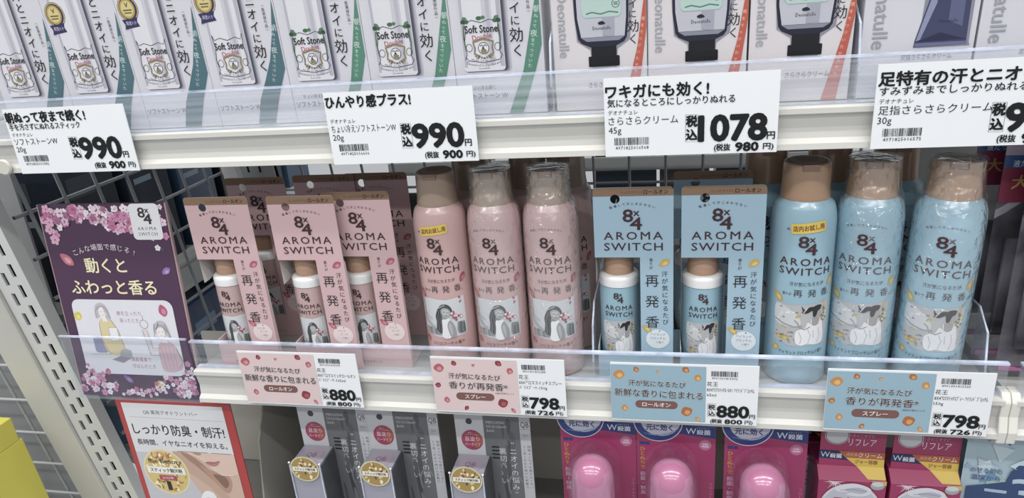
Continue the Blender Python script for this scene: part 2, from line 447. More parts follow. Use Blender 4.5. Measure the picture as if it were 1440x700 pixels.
# left neighbour bay: wire panel facing the aisle with grey sheets behind
lp = thing('left_wire_panel', 'wire grid with dull grey sheet, left of the slotted upright', 'wire panel', (-.62, .12, -.3))
o3 = Vector((.62, -.12, .3))
for k in range(7):
    z = .055 - .0535 * k
    y = .10 - .148 * z
    MB().tube([Vector((-.80, y, z)) + o3, Vector((-.588, y, z)) + o3], .0017, 6).build('rod', mat('#c6c8ca', .35, metal=.3), lp, True)
for x in (-.60 - .049 * 1.0, -.60 - .049 * 2, -.60 - .049 * 3):
    MB().tube([Vector((x, .1035 - .148 * z, z)) + o3 for z in (-.36, .09)], .0017, 6).build('rod', mat('#c6c8ca', .35, metal=.3), lp, True)
MB().box(-.82, -.588, .155, .158, -.4, .2, 0, Matrix.Translation(o3)).build('backing_sheet', mat('#8b8d90', .6), lp)

# ================================================================== PRICE TAGS
TAGM = mat('#eef2f6', .35, coat=.25, var=.015)
def price_num(p, s, x, y, w, h):
    p.text(s, x, y, h / .70, BLK, .042, w, res=3)
def upper_tag(x0, title, sub, name, gram, code, price, net, wn, label, dy=0, nm_w=None):
    t = thing('price_tag', label, 'price tag', (x0, -.0072, .2077), 'large white price tags on the upper rail')
    W = 114.; H = 54.
    MB().box(0, W / 1000, 0, .0009, 0, H / 1000).build('card', TAGM, t)
    p = Print()
    p.text(title[0], 1.2, 7.2 + dy, 9.6, BLK, .034, title[1], res=2)
    if sub: p.text(sub[0], 2.2, 14.8 + dy, 5.9, '#222427', .014, sub[1], res=2)
    p.text('デオナチュレ', 2.6, 21.2 + dy, 3.7, '#33363a', 0, 20)
    p.text(name, 2.6, 27.0 + dy, 6.4, '#1c1e21', .004, nm_w, res=2)
    p.text(gram, 2.6, 33.2 + dy, 6.2, '#26282b', .0)
    p.barcode(6.5, 38.6 + dy, 24, 5.2, code, 3.1)
    x, w = price[1], price[2]
    p.line([(x - 9.0, 24.5 + dy), (x - 1, 24.5 + dy), (x - 1, 43 + dy), (x - 9.0, 43 + dy), (x - 9.0, 24.5 + dy)], .25, '#6f7378', 'lettering')
    p.text('税', x - 5, 29.0 + dy, 8.0, BLK, .045, 7.0, 'c'); p.text('込', x - 5, 38.2 + dy, 8.0, BLK, .045, 7.0, 'c')
    price_num(p, price[0], x, 33.8 + dy, w, 16.8)
    p.text('円', x + w + .9, 40.2 + dy, 5.8, BLK, .03, 4.9)
    p.text('(税抜', 73.5, 48.6 + dy * .5, 5.2, BLK, .03, 10.5); p.text(net, 87.5, 48.4 + dy * .5, 8.2, BLK, .05, 14.5); p.text('円)', 105.2, 48.6 + dy * .5, 4.8, BLK, .03, 6.6)
    p.build(t, flat(0, H / 1000, 0))
    return t
upper_tag(-.3965, ('朝ぬって夜まで続く!', 76), ('手を汚さずにぬれるスティック', 68), 'ソフトストーンW', '20g', '4971825016582', ('990', 64.5, 37.5), '900', 1, 'white 990 yen tag at the far left of the upper rail, reading morning to night', 0, 42)
upper_tag(-.1120, ('ひんやり感プラス!', 66), None, 'ちょい冷えソフトストーンW', '20g', '4971825016636', ('990', 66, 38.0), '900', 1, 'white 990 yen tag with one bold title line, above the pink packs', 0, 51)
upper_tag(.0940, ('ワキガにも効く!', 68), ('気になるところにしっかりぬれる', 84), 'さらさらクリーム', '45g', '4971825016568', ('1078', 63.5, 43.0), '980', 1, 'white 1078 yen price tag on the upper rail under the mint tube cartons', 2.2, 47)
upper_tag(.2660, ('足特有の汗とニオイに', 100), ('すみずみまでしっかりぬれる', 84), '足指さらさらクリーム', '30g', '4971825016575', ('990', 77, 36), '900', 1, 'white price tag cut off at the right edge of the photo, upper rail', 2.2, 66)

PETP = [('#b85c66', '#d98f96'), ('#8e3440', '#b4505a')]; PETB = [('#c98a3c', '#e6b566'), ('#b06a34', '#d99a55')]
def lower_tag(x0, z0, blue, line2, w2, pill, code, nm, ml, price, net, label):
    t = thing('price_tag', label, 'price tag', (x0, -.0072, z0), 'colour printed price tags on the middle rail')
    W, H = 112., 53.
    MB().box(0, W / 1000, 0, .0009, 0, H / 1000).build('card', TAGM, t)
    p = Print()
    aw = 73
    p.rect(.2, 1.6, aw, H - 3.0, '#93b6c8' if blue else '#dfc6c7')
    ink = '#4a3a40'
    tx0 = 14 if 'れる' in line2 else 14.5
    for dx, c_, b in ((0, '#e9eef0' if blue else '#f3e8e8', .045), (0, ink, .014)):
        L = 2 if b > .02 else 3
        p.text('汗が気になるたび', tx0, 17.3, 5.7, c_, b, 44, lay=L, rot=.02)
        p.text(line2, 3 if w2 > 60 else 14, 26.2, 7.4, c_, b, w2, lay=L, rot=.02)
    p.rect(19, 33.4, 33, 7.2, '#80564f', 'lettering', 1, r=3.5)
    p.text(pill, 35.5, 37.1, 4.6, '#f3eeea', .02, None, 'c')
    spots = [(6.5, 10.5, 9, 8), (20, 5.5, 5, 4.5), (36.5, 7, 3, 2.6), (58, 4.6, 6, 5), (67, 11.5, 6, 5.5), (4.2, 27, 5, 5), (10.5, 41, 6, 5), (59, 42, 9, 8.5), (67.4, 49, 5.5, 3), (27, 48.5, 5, 3.6)]
    cs = PETB if blue else PETP
    for i, (x, y, l, w) in enumerate(spots):
        if pill == 'ロールオン' and i in (5, 9): continue
        p.petal(x, y, l, w, i * 1.3, *cs[i % 2])
    if pill == 'スプレー': p.text('※機能性香料による', 53, 33.0, 1.9, ink, .01, 16)
    p.barcode(77, 5.0, 20, 4.6, code, 2.6)
    p.text('花王', aw + 1, 16.6, 4.4, '#222', .0, 8.2); p.text(nm, aw + 1, 21.6, 4.2, '#222', 0, 35); p.text(ml, aw + 1, 26.2, 3.7, '#222', 0)
    p.line([(74.8, 34), (80.8, 34), (80.8, 46), (74.8, 46), (74.8, 34)], .2, '#6f7378', 'lettering')
    p.text('税', 77.8, 37.3, 5.2, BLK, .03, 5, 'c'); p.text('込', 77.8, 43.0, 5.2, BLK, .03, 5, 'c')
    price_num(p, price, 82.0, 40.6, 23.5, 10.2)
    p.text('円', 106.2, 44.6, 4.4, BLK, .02, 4.2)
    p.text('(税抜', 77, 50, 4.2, BLK, .03, 9); p.text(net, 88, 49.9, 5.6, BLK, .045, 13); p.text('円)', 103, 50, 4.0, BLK, .02, 6)
    p.build(t, flat(0, H / 1000, 0))
lower_tag(-.2345, -.0100, False, '新鮮な香りに包まれる', 68, 'ロールオン', '4901301415295', '8X4アロマスイッチロールオン', 'ﾊﾟﾘｽﾌﾞｰｹ-165ml', '880', '800', 'pink and white 880 yen tag with rose petals, below the pink roll-on packs')
lower_tag(-.0560, -.0098, False, '香りが再発香*', 50, 'スプレー', '4901301415288', '8X4アロマスイッチスプレー', 'ﾊﾟﾘｽﾌﾞｰｹ-150g', '798', '726', 'pink and white 798 yen tag below the pink spray cans')
lower_tag(.0925, -.0102, True, '新鮮な香りに包まれる', 68, 'ロールオン', '4901301415332', '8X4ｱﾛﾏｽｲｯﾁﾛｰﾙｵﾝ ｱｲﾗﾝﾄﾞﾌﾞﾛｯｻﾑ', '65ml', '880', '800', 'blue and white 880 yen tag with amber petals, below the blue roll-on packs')
lower_tag(.2528, -.0102, True, '香りが再発香*', 50, 'スプレー', '4901301415325', '8X4ｱﾛﾏｽｲｯﾁｽﾌﾟﾚｰ ｱｲﾗﾝﾄﾞﾌﾞﾛｯｻﾑ', '150g', '798', '726', 'blue and white 798 yen tag below the blue spray cans')

# ================================================================== PICTURES PRINTED ON THE 8x4 PRODUCTS
def pic_pink(p, x, y, w, h, lay=1, part='printed_picture'):
    F = lambda q: [(x + a * w, y + b * h) for a, b in q]
    G = lambda n, q, c, l: p.blob(F(q), c, part, lay + l, 4)
    p.poly(F([(0, .06), (.25, .02), (.6, .05), (1, 0), (1, .94), (.6, 1), (.3, .98), (0, .9)]), '#cfd3d7', part, lay)
    rnd = random.Random(7)
    for k in range(7): G(0, [(.02 + .05 * k, .80 + .02 * (k % 2)), (.1 + .05 * k, .76), (.14 + .05 * k, .9), (.05 + .05 * k, .93)], ['#8d9393', '#a3a9aa', '#757b7b'][k % 3], 1)
    G(0, [(.0, .42), (.06, .5), (.2, .66), (.3, .72), (.28, .76), (.14, .72), (.02, .6)], '#aab0b3', 1)
    p.line(F([(.03, .05), (.05, .3), (.04, .5)]), w * .03, '#9aa1a5', part, lay + 2); p.line(F([(.05, .4), (.14, .5), (.24, .55)]), w * .02, '#a1a7ab', part, lay + 2)
    for k in range(8): G(0, [(.80 + .02 * k, .62), (.86 + .015 * k, .7), (.84 + .018 * k, .92), (.78 + .02 * k, .85)], ['#9da3a4', '#7c8283', '#b5babb', '#5f6566'][k % 4], 1 + k % 2)
    G(0, [(.40, .28), (.47, .18), (.57, .15), (.66, .2), (.71, .32), (.68, .40), (.60, .30), (.52, .34), (.46, .5), (.47, .7), (.45, .88), (.38, .86), (.33, .78), (.35, .6), (.34, .45)], '#4a4c4f', 3)
    for k in range(7): p.line(F([(.42 + .012 * k, .30 + .01 * k), (.36 + .018 * k, .5), (.38 + .016 * k, .68), (.36 + .018 * k, .84)]), w * .008, ['#2f3033', '#7d8083', '#5e6164'][k % 3], part, lay + 4)
    for k in range(4): p.line(F([(.46 + .02 * k, .2 + .01 * k), (.56, .17 + .012 * k), (.66, .24 + .02 * k)]), w * .008, ['#2f3033', '#75787b'][k % 2], part, lay + 4)
    for k in range(5): p.ell(x + w * (.41 + .035 * k), y + h * (.25 - .018 * k), w * .016, h * .014, '#c9cccf', part, lay + 5, 7)
    G(0, [(.47, .30), (.53, .24), (.62, .26), (.67, .34), (.66, .42), (.60, .49), (.54, .48), (.49, .42)], '#a9aaac', 5)
    G(0, [(.50, .33), (.56, .28), (.63, .32), (.62, .42), (.56, .44)], '#bfc0c1', 6)
    p.line(F([(.52, .345), (.55, .335), (.57, .35)]), w * .012, '#55585b', part, lay + 7); p.line(F([(.60, .36), (.63, .35)]), w * .012, '#55585b', part, lay + 7)
    p.line(F([(.55, .42), (.575, .435), (.605, .425)]), w * .014, '#6d5054', part, lay + 7); p.line(F([(.585, .36), (.60, .395)]), w * .008, '#86898b', part, lay + 7)
    G(0, [(.50, .46), (.60, .49), (.62, .54), (.50, .56), (.47, .5)], '#8f9193', 4)
    G(0, [(.48, .54), (.56, .52), (.64, .50), (.63, .7), (.64, .98), (.46, .98), (.47, .75)], '#e3e5e8', 5)
    G(0, [(.58, .68), (.63, .56), (.68, .60), (.74, .76), (.74, .97), (.64, .98), (.60, .85)], '#9a9c9e', 6); G(0, [(.60, .72), (.64, .62), (.67, .72), (.67, .92)], '#b3b5b6', 7)
    for i in range(26):
        a = rnd.random() * 6.28; q = rnd.random() ** .5
        p.ell(x + w * (.82 + .15 * q * math.cos(a)), y + h * (.44 + .14 * q * math.sin(a)), w * .026, h * .030, rnd.choice(['#b8566a', '#d99aa6', '#ecd6da', '#9c4658', '#e4c3c8', '#757b78']), 'printed_bouquet', lay + 6 + i % 3, 8)
def pic_blue(p, x, y, w, h, lay=1, part='printed_picture'):
    F = lambda q: [(x + a * w, y + b * h) for a, b in q]
    G = lambda q, c, l: p.blob(F(q), c, part, lay + l, 4)
    p.poly(F([(0, .04), (.3, .06), (.6, .04), (1, 0), (1, .95), (.7, .97), (.3, 1), (0, .9)]), '#b7b8ba', part, lay)
    G([(0, .1), (.2, .12), (.42, .3), (.46, .5), (.2, .56), (0, .46)], '#cdd1d4', 1)
    p.line(F([(.0, .42), (.15, .5), (.35, .55), (.5, .53)]), w * .03, '#979c9f', part, lay + 2)
    rnd = random.Random(5)
    for i in range(30): p.ell(x + w * (.03 + rnd.random() * .4), y + h * (.66 + .28 * rnd.random()), w * .028, h * .018, rnd.choice(['#8f9294', '#b9bbbd', '#74787a']), part, lay + 1 + i % 3, 7)
    for i in range(10): p.ell(x + w * (.05 + rnd.random() * .38), y + h * (.12 + .3 * rnd.random()), w * .03, h * .02, rnd.choice(['#e8eaeb', '#dfe3e5', '#8b9194']), part, lay + 3, 7)
    G([(.39, .68), (.46, .6), (.55, .56), (.60, .44), (.70, .52), (.82, .46), (.86, .36), (.90, .56), (.93, .75), (.91, .93), (.75, .96), (.6, .93), (.5, .97), (.40, .9)], '#e6e7ea', 4)
    for q in ([(.45, .66), (.5, .8), (.48, .93)], [(.6, .6), (.66, .74), (.62, .92)], [(.8, .58), (.84, .76), (.8, .92)], [(.7, .62), (.72, .8)]): p.line(F(q), w * .012, '#b3b6ba', part, lay + 5)
    G([(.65, .38), (.72, .33), (.80, .36), (.81, .48), (.73, .53), (.66, .5)], '#a39f9e', 5); p.line(F([(.65, .36), (.66, .5), (.73, .545), (.81, .5), (.83, .36)]), w * .016, '#eceded', part, lay + 6)
    p.line(F([(.64, .54), (.55, .6), (.45, .56), (.42, .46), (.36, .40)]), w * .024, '#a19c9b', part, lay + 5)
    G([(.76, .2), (.83, .18), (.85, .27), (.80, .34), (.74, .32)], '#aaa5a4', 5)
    G([(.67, .2), (.68, .1), (.76, .06), (.84, .08), (.82, .16), (.77, .2), (.74, .3), (.69, .32)], '#2c2d30', 6)
    G([(.70, .1), (.60, .1), (.54, .19), (.47, .21), (.56, .235), (.64, .19), (.69, .17)], '#2c2d30', 6); G([(.56, .2), (.50, .12), (.47, .07), (.50, .2)], '#3c3d40', 6)
    p.line(F([(.51, .22), (.57, .1)]), w * .014, '#dfe0e0', part, lay + 8)
    for i in range(22):
        a = rnd.random() * 6.28; q = rnd.random() ** .5
        p.ell(x + w * (.91 + .065 * q * math.cos(a)), y + h * (.28 + .17 * q * math.sin(a)), w * .022, h * .028, rnd.choice(['#b39a3c', '#ddd3a6', '#8d7a38', '#c9b45a', '#6f7466']), 'printed_bouquet', lay + 7 + i % 3, 8)
    for a, b, l_, q in ((.42, .31, .10, -.5), (.18, .58, .09, .6), (.20, .82, .19, -.3)): p.petal(x + a * w, y + b * h, l_ * w, l_ * w * .5, q, '#bf9f3c', '#d6bf68', 'printed_petals', lay + 6)

# ================================================================== SPRAY CANS
CANR = .0224
def can_prof_r(z):
    if z < .128: return CANR
    q = (z - .128) / .020
    return CANR - (CANR - .0172) * (1 - math.sqrt(max(0, 1 - min(1, q) ** 2)))
CAPP, CAPB = mat('#a38b76', .30, coat=.4, var=.05), mat('#b18c6a', .30, coat=.4, var=.05)
def make_can(blue, label, loc, group):
    t = thing('spray_can', label, 'spray can', loc, group)
    body = mat('#93bccf' if blue else '#cda6a3', .34, coat=.55, var=.015, metal=.0)
    prof = [(0, 0), (.0195, 0), (.0216, .0012), (CANR, .004)] + [(CANR, .004 + .124 * k / 6) for k in range(1, 7)]
    for k in range(1, 9): z = .128 + .020 * k / 8; prof.append((can_prof_r(z), z))
    prof += [(.0166, .1495), (.0160, .1510)]
    MB().lathe(prof, 64).build('can_body', body, t, True)
    cp = [(.0166, .1488), (.0170, .1489), (.0171, .1500), (.0167, .1525), (.0163, .1560), (.0160, .1660), (.0157, .1735), (.0152, .1750), (.0140, .1757), (.0122, .1757), (.0118, .1752), (0, .1750)]
    cap = MB().lathe(cp, 56).build('cap', CAPB if blue else CAPP, t, True)
    MB().box(-.0055, .0055, -.0163, -.0120, .1712, .1761).build('nozzle_tab', mat('#8e705b', .4), cap, bevel=.0006)
    q = Print(); q.ring(0, 0, 12.6, 12.6, .5, '#3a2c26', 'top_print', 1); q.ell(0, 0, 12.0, 12.0, '#a58872', 'top_print', 0)
    for k in range(4): q.rect(-8 + .6 * k, -6 + 3.2 * k, 16 - 1.2 * k, .9, '#4b3a32', 'top_print', 1)
    q.build(cap, lambda x, y, e: (x * .001, -y * .001, .1756 + e))
    p = Print(); H = 148.
    Y = lambda z: H - z * 1000           # z measured on the can (metres)
    p.arc('吸着して汗ニオわせない', -1, 16.5, 2.1, INK, 25, 2.0)
    logo84(p, 0, 30.0, 14.6)
    p.text('AROMA', 0, 43.2, 8.0, INK, .010, 37, 'c', sp=1.3); p.text('SWITCH', 0, 50.8, 8.0, INK, .010, 37, 'c', sp=1.15)
    p.text('汗が気になるたび', 1.5, 61.0, 3.7, '#3f3337', .0, 24, 'c', rot=-.03)
    p.text('香りが', -15.2, 69.6, 2.8, '#3f3337', 0, 6.5, 'l'); p.text('再', -7.5, 68.6, 6.6, '#3f3337'); p.text('発', 2.2, 68.4, 6.6, '#3f3337'); p.text('香.', 12, 68.2, 6.6, '#3f3337')
    if blue:
        pic_blue(p, -19.8, 76, 39.6, 37); p.text('アイランドブロッサムの香り', 1, 118.5, 3.6, '#33373c', .005, 33, 'c', rot=-.06)
    else:
        pic_pink(p, -19.8, 76, 39.6, 37); p.text('パリスブーケの香り', 2, 118.5, 3.6, '#4c3536', .005, 29, 'c', rot=-.06)
    A, B = ('#c8a640', '#dcc46c') if blue else ('#a8505c', '#c98288')
    p.petal(20.5, 60, 9, 5, -1.0, A, B); p.petal(-18.5, 73, 10, 5, .9, A, B, lay=9); p.petal(-16, 106, 5, 3.5, .3, A, B); p.petal(-18.5, 116, 6, 5, .9, A, B); p.petal(16, 81, 3, 2, -1, A, B); p.petal(15.5, 77, 3, 2, 1, A, B)
    p.build(t, cyl(0, 0, lambda z: can_prof_r(z), .148), cut=(-30, 30, 2.5), rough=.4, coat=.3)
    return t
def trial_sticker(t):
    q = Print(); q.poly([(-12, 14.4), (11, 11.6), (11.8, 19.2), (-11.2, 22.0)], '#e3c62f', 'trial_sticker', 9)
    q.text('店内お試し用', 0, 16.8, 4.6, '#8f2c26', .012, 20.5, 'c', part='trial_sticker', lay=10, rot=-.12)
    q.build(t, cyl(0, 0, lambda z: can_prof_r(z), .148), cut=(-12, 12, 2.5), lift=.00025)
def film(t):
    prof = [(.0229, .006), (.0230, .06), (.0229, .126), (.0224, .137), (.0206, .147), (.0180, .155), (.0173, .166), (.0168, .1762), (.010, .1768), (0, .1768)]
    MB().lathe(prof, 56, rf=lambda r, z, a: r * (1 + .006 * math.sin(a * 7 + z * 90) * (1 if z > .13 else .15))).build('shrink_film', FILM, t, True)
ZS = .0152
GP, GB = 'pink aroma spray cans', 'blue aroma spray cans'
pc = make_can(False, 'pink spray can with a yellow sticker, leftmost of the front pink cans', (-.0472, .035, ZS), GP)
dup(pc, (-.0010, .035, ZS), 'wrapped pink spray can in the middle of the front pink trio', group=GP)
c2 = [o for o in COL.objects if o.get('label', '').startswith('wrapped pink')][0]; film(c2)
c3 = dup(c2, (.0452, .035, ZS), 'wrapped pink spray can at the right end of the front pink trio')
for i, (x, l) in enumerate(((-.030, 'pink spray can behind the yellow-stickered pink can'), (.0205, 'pink spray can in the second row behind the middle and right pink cans'), (.0535, 'pink spray can in the second row, farthest right, next to the divider'))):
    dup(pc, (x, .0815, ZS), l)
trial_sticker(pc)
bc = make_can(True, 'blue spray can with a yellow sticker, leftmost of the front blue cans', (.2362, .035, ZS), GB)
c2 = dup(bc, (.2825, .0375, ZS), 'wrapped blue spray can in the middle of the front blue trio', rot=(0, 0, -.27)); film(c2)
c3 = dup(c2, (.3302, .0300, ZS + .0006), 'wrapped blue spray can at the right end of the front blue trio', rot=(0, .020, -.30))
for x, l in ((.2150, 'blue spray can in the second row, half hidden by the roll-on packs'), (.2620, 'blue spray can in the second row between left and middle blue cans'), (.3100, 'blue spray can in the second row between middle and right blue cans')):
    dup(bc, (x, .083, ZS), l)
trial_sticker(bc)
for o in (bc, c2, c3): o.scale = (1.035, 1.035, 1)

# ================================================================== ROLL-ON PACKS
def make_pack(blue, label, loc, group):
    t = thing('roll_on_pack', label, 'deodorant pack', loc, group)
    C1 = mat('#9cbed2' if blue else '#d3aeb1', .5, coat=.1, var=.015); BR = '#8d6d52'
    C2 = mat('#b9cbd4' if blue else '#d9c4c2', .6, var=.015)
    W, H, D = .060, .1625, .034
    # front card: L-shaped, with a round hanging hole, header notch for the bottle window
    wz1, wz0, wx = H - .0565, H - .140, .0348
    r = .0036; hx, hz = .0167, H - .0092
    def arcp(cx, cz, rr, a0, a1, n=5): return [(cx + rr * math.cos(math.radians(a0 + (a1 - a0) * k / n)), cz + rr * math.sin(math.radians(a0 + (a1 - a0) * k / n))) for k in range(n + 1)]
    f = MB(); th = .0006
    hole = [(hx + r * math.cos(2 * PI * k / 24), hz + r * math.sin(2 * PI * k / 24)) for k in range(24)]
    top = [(0, hz), (0, H - .003)] + arcp(.003, H - .003, .003, 180, 90)[1:] + [(hx, H)]
    # left-top region, right-top region split along the hole's vertical line
    hl = [hole[k] for k in range(6, 19)]                   # top -> left -> bottom
    hr = [hole[k % 24] for k in range(18, 31)]             # bottom -> right -> top
    fn = lambda u, v, q: (u, q, v)
    L_ = [(hx, H)] + hl + [(hx, wz1), (0, wz1), (0, H - .003)] + arcp(.003, H - .003, .003, 180, 90)[1:-1]
    R_ = [(hx, wz1)] + hr + [(hx, H)] + arcp(W - .003, H - .003, .003, 90, 0) + [(W, wz1)]
    f.prism(L_, 0, th, fn); f.prism(R_, 0, th, fn)
    f.prism([(wx, wz1), (W, wz1), (W, 0), (0, 0), (0, wz0), (wx, wz0)], 0, th, fn)
    f.build('front_card', C1, t)
    MB().prism([(.0008, 0), (.0050, 0), (.0030, H - .060), (.0008, H - .056)], W - .0006, W, lambda u, v, q: (q, u, v)).build('side_card', C2, t)
    MB().box(.0005, W - .0008, .0008, D, 0, .0006).build('bottom_card', C2, t)
    MB().box(0, .0006, .0008, D, .0006, wz0 + .004).build('side_card', C2, t)
    MB().box(.0008, W - .024, D, D + .0006, 0, H - .075).build('back_card', C2, t)
    # curved white inner flap at the left edge of the window
    f = MB(); n = 8
    for k in range(n):
        a0, a1 = k / n, (k + 1) / n
        g = lambda a: (.0004 - .0002 * a, .001 + .030 * a)
        zb = lambda a: wz1 - .023 + .022 * max(0, (a - .2)) ** 2
        z0a, z0b = zb(a0), zb(a1)
        (xa, ya), (xb, yb) = g(a0), g(a1)
        f.add([(xa, ya, z0a), (xb, yb, z0b), (xb, yb, H - .05), (xa, ya, H - .05)], [(0, 1, 2, 3)])
    f.build('inner_flap', mat('#cfcac8', .6), t)
    p = Print()
    def band(pts): p.poly(pts, BR, 'printed_band', 0)
    bh = 6.8
    # brown band cut round the hole
    M_ = lambda q: [(u * 1000, (H - v) * 1000) for u, v in q]
    band([(.1, bh), (.1, 2.6), (.6, 1), (2.6, .1), (57.4, .1), (59.4, 1), (59.9, 2.6), (59.9, bh), (19.3, bh), (18.6, 6.1), (16.7, 5.4), (14.8, 6.1), (14.1, bh)])
    p.text('たっぷりサイズの', 21, 4.0, 2.5, '#3a2a22', .0, 16); p.text('ロールオン', 38, 3.9, 4.1, '#2a1d18', .02, 18)
    p.arc('吸着して汗ニオわせない', 29.5, 13.0, 2.5, INK, 32, 2.8)
    logo84(p, 29.3, 25.0, 16.5)
    p.text('AROMA', 29.8, 38.4, 9.0, INK, .006, 44.5, 'c', sp=1.3); p.text('SWITCH', 29.8, 47.4, 9.0, INK, .006, 44.5, 'c', sp=1.15)
    p.vtext('香りが', 43.2, 57, 3.0, '#2f2a30')
    p.vtext('再発香', 43.8, 67.2, 11.2, '#2b282e', .0, 1.60); p.text('.', 49, 117, 9, '#2b282e')
    p.vtext('汗が気になるたび', 53.4, 67.5, 5.0, '#2b282e', .0, 1.18, slope=.02)
    A, B = ('#c8a93f', '#dfc56c') if blue else ('#b5566a', '#d08a96')
    p.petal(53.2, 61, 9, 5.4, -.5, A, B); p.ell(48, 127, 9.3, 8.6, '#d9e3ea' if blue else '#e6d3d4', 'printed_petals', 0)
    p.petal(39.4, 118, 9, 4.2, .7, A, B)
    if blue: p.text('アイランド', 48, 123, 2.6, '#555', 0, 12, 'c'); p.text('ブロッサム', 48, 126.4, 2.6, '#555', 0, 12, 'c')
    else: p.text('パリス', 47, 123, 2.6, '#84696e', 0, None, 'c'); p.text('ブーケ', 49, 126.4, 2.6, '#84696e', 0, None, 'c')
    p.text('の香り', 49.5, 130, 2.2, '#66666a', 0, None, 'c')
    p.text('デオドラント', 14, H * 1000 - 5, 2.6, INK, 0, 18)
    p.build(t, flat(0, H, 0), rough=.5)
    # the roll-on bottle seen through the window
    b = bpy.data.objects.new('roll_on_bottle', None); COL.objects.link(b); b.parent = t; b.location = (.0172, .0182, .0008)
    Rb = .0158
    body = mat('#8fb9cb' if blue else '#c6a5a2', .35, coat=.4, var=.015)
    MB().lathe([(0, .001), (.0145, .001), (Rb, .004), (Rb, .07), (.0156, .0775)], 48).build('bottle_body', body, b, True)
    MB().lathe([(.0150, .0776), (.0160, .0780), (.0161, .0835), (.0158, .0852), (.0145, .0866), (.0120, .0872)], 48).build('white_collar', mat('#e9e9ea', .3, coat=.4), b, True)
    MB().lathe([(.0117, .0860), (.0119, .0880), (.0118, .106), (.0110, .1080), (0, .1084)], 48).build('cap', mat('#bd9577', .45, kind='wood', scale=150.), b, True)
    p = Print(); fr = cyl(0, 0, lambda z: Rb, .0775)
    logo84(p, 0, 8, 9.0); p.text('AROMA', 0, 17.2, 5.6, INK, .008, 23, 'c', sp=1.25); p.text('SWITCH', 0, 23.0, 5.6, INK, .008, 23, 'c', sp=1.12)
    (pic_blue if blue else pic_pink)(p, -13.5, 27.5, 27, 32)
    p.build(b, fr, cut=(-20, 20, 2.5), rough=.4)
    return t
GPk, GBk = 'pink roll-on packs', 'blue roll-on packs'
pk = make_pack(False, 'pink roll-on pack standing alone at left, next to the purple sign', (-.2665, .0140, ZS), GPk)
dup(pk, (-.1882, .0125, ZS), 'pink roll-on pack in the middle of the front three, overlapping its right neighbour')
dup(pk, (-.1437, .0210, ZS), 'pink roll-on pack nearest the pink spray cans, front row')
for (x, y), l in zip(((-.2650, .075), (-.1985, .079), (-.1490, .081)), ('dim pink roll-on pack behind the leftmost pink pack', 'dim pink roll-on pack behind the middle pink pack', 'dim pink roll-on pack in back, beside the leftmost spray can')):
    dup(pk, (x, y, ZS), l)
bk_ = make_pack(True, 'blue roll-on pack right of the pink spray cans', (.0812, .0185, ZS), GBk)
dup(bk_, (.1470, .0180, ZS), 'blue roll-on pack left of the blue spray cans, front row')
dup(bk_, (.1420, .0600, ZS), 'blue roll-on pack peeking above and behind the front blue packs')

# ================================================================== PURPLE SIGN
def flowers(p, cx, cy, rx, ry, n, seed, part='printed_flowers', mn=3., mx=6.5):
    r = random.Random(seed); mn *= 1.45; mx *= 1.55; n = int(n * .8)
    for i in range(n):
        a = r.random() * 6.28; q = r.random() ** .5; x = cx + rx * q * math.cos(a); y = cy + ry * q * math.sin(a)
        s = mn + (mx - mn) * r.random()
        if not (-.5 < x - s * .5 and x + s * .5 < 130.5 and y - s * .5 > -.3 and y + s * .5 < 192): continue
        if r.random() < .22:
            p.ell(x, y, s * .45, s * .3, r.choice(['#3d3a55', '#4c4a5e', '#544d62']), part, 1, 7, r.random() * 3); continue
        c = r.choice(['#cf84ae', '#dba6c2', '#e6cfdc', '#c46a9b', '#ece4ec', '#d9b8cc', '#ece4ec', '#a96a92'])
        ph = r.random() * 6.28
        for k in range(5):
            b = ph + k * 1.2566
            p.ell(x + s * .26 * math.cos(b), y + s * .26 * math.sin(b), s * .30, s * .24, c, part, 2 + i % 5, 7, b)
        p.ell(x, y, s * .09, s * .09, '#a04c78', part, 8, 6)
sg = thing('shelf_sign', 'purple flower-bordered cardboard sign with drawn women, standing at left', 'sign', (-.4236, .0065, -.0190), None, (-.083, 0, 0))
SW, SH = 130., 191.
MB().box(0, SW / 1000, 0, .0030, 0, SH / 1000).build('board', [mat('#4f2f50', .5, var=.03)], sg)
MB().box(SW / 1000, SW / 1000 + .0016, .0010, .0036, .0002, SH / 1000 - .0002).build('board_side', mat('#b89a9c', .6), sg)
MB().box(-.0016, 0, .0008, .0036, .0002, SH / 1000 - .0002).build('board_side', mat('#b89a9c', .6), sg)
p = Print()
flowers(p, 20, 8, 34, 9, 60, 1); flowers(p, 8, 22, 14, 16, 34, 2); flowers(p, 60, 8, 36, 9, 60, 3); flowers(p, 85, 14, 18, 14, 40, 4); flowers(p, 116, 14, 16, 30, 34, 5, mn=2.5, mx=5)
flowers(p, 22, 178, 24, 12, 70, 6, mn=2.5, mx=5); flowers(p, 108, 178, 24, 12, 80, 7, mn=2.5, mx=5); flowers(p, 62, 186, 30, 5, 36, 8, mn=2, mx=4); flowers(p, 12, 168, 8, 10, 18, 9, mn=2, mx=4); flowers(p, 122, 166, 8, 12, 20, 10, mn=2, mx=4)
p.rect(95, .4, 30, 33, '#e6e6ea', 'printed_logo_tag', 9, r=4)
logo84(p, 110, 11, 15, '#3a3037')
for q in p.k[-3:]: pass
p.k = [(a, b, (11 if a == 'lettering' else c), d, e) for a, b, c, d, e in p.k]
p.text('AROMA', 110, 23, 4.4, '#3a3037', .0, 19, 'c', lay=11, sp=1.3); p.text('SWITCH', 110, 28, 4.4, '#3a3037', .0, 19, 'c', lay=11, sp=1.15)
p.arc('こんな場面で感じる!', 60, 40, 6.6, '#e7dfe4', 62, 5.5, .004)
CR = '#efe6b8'
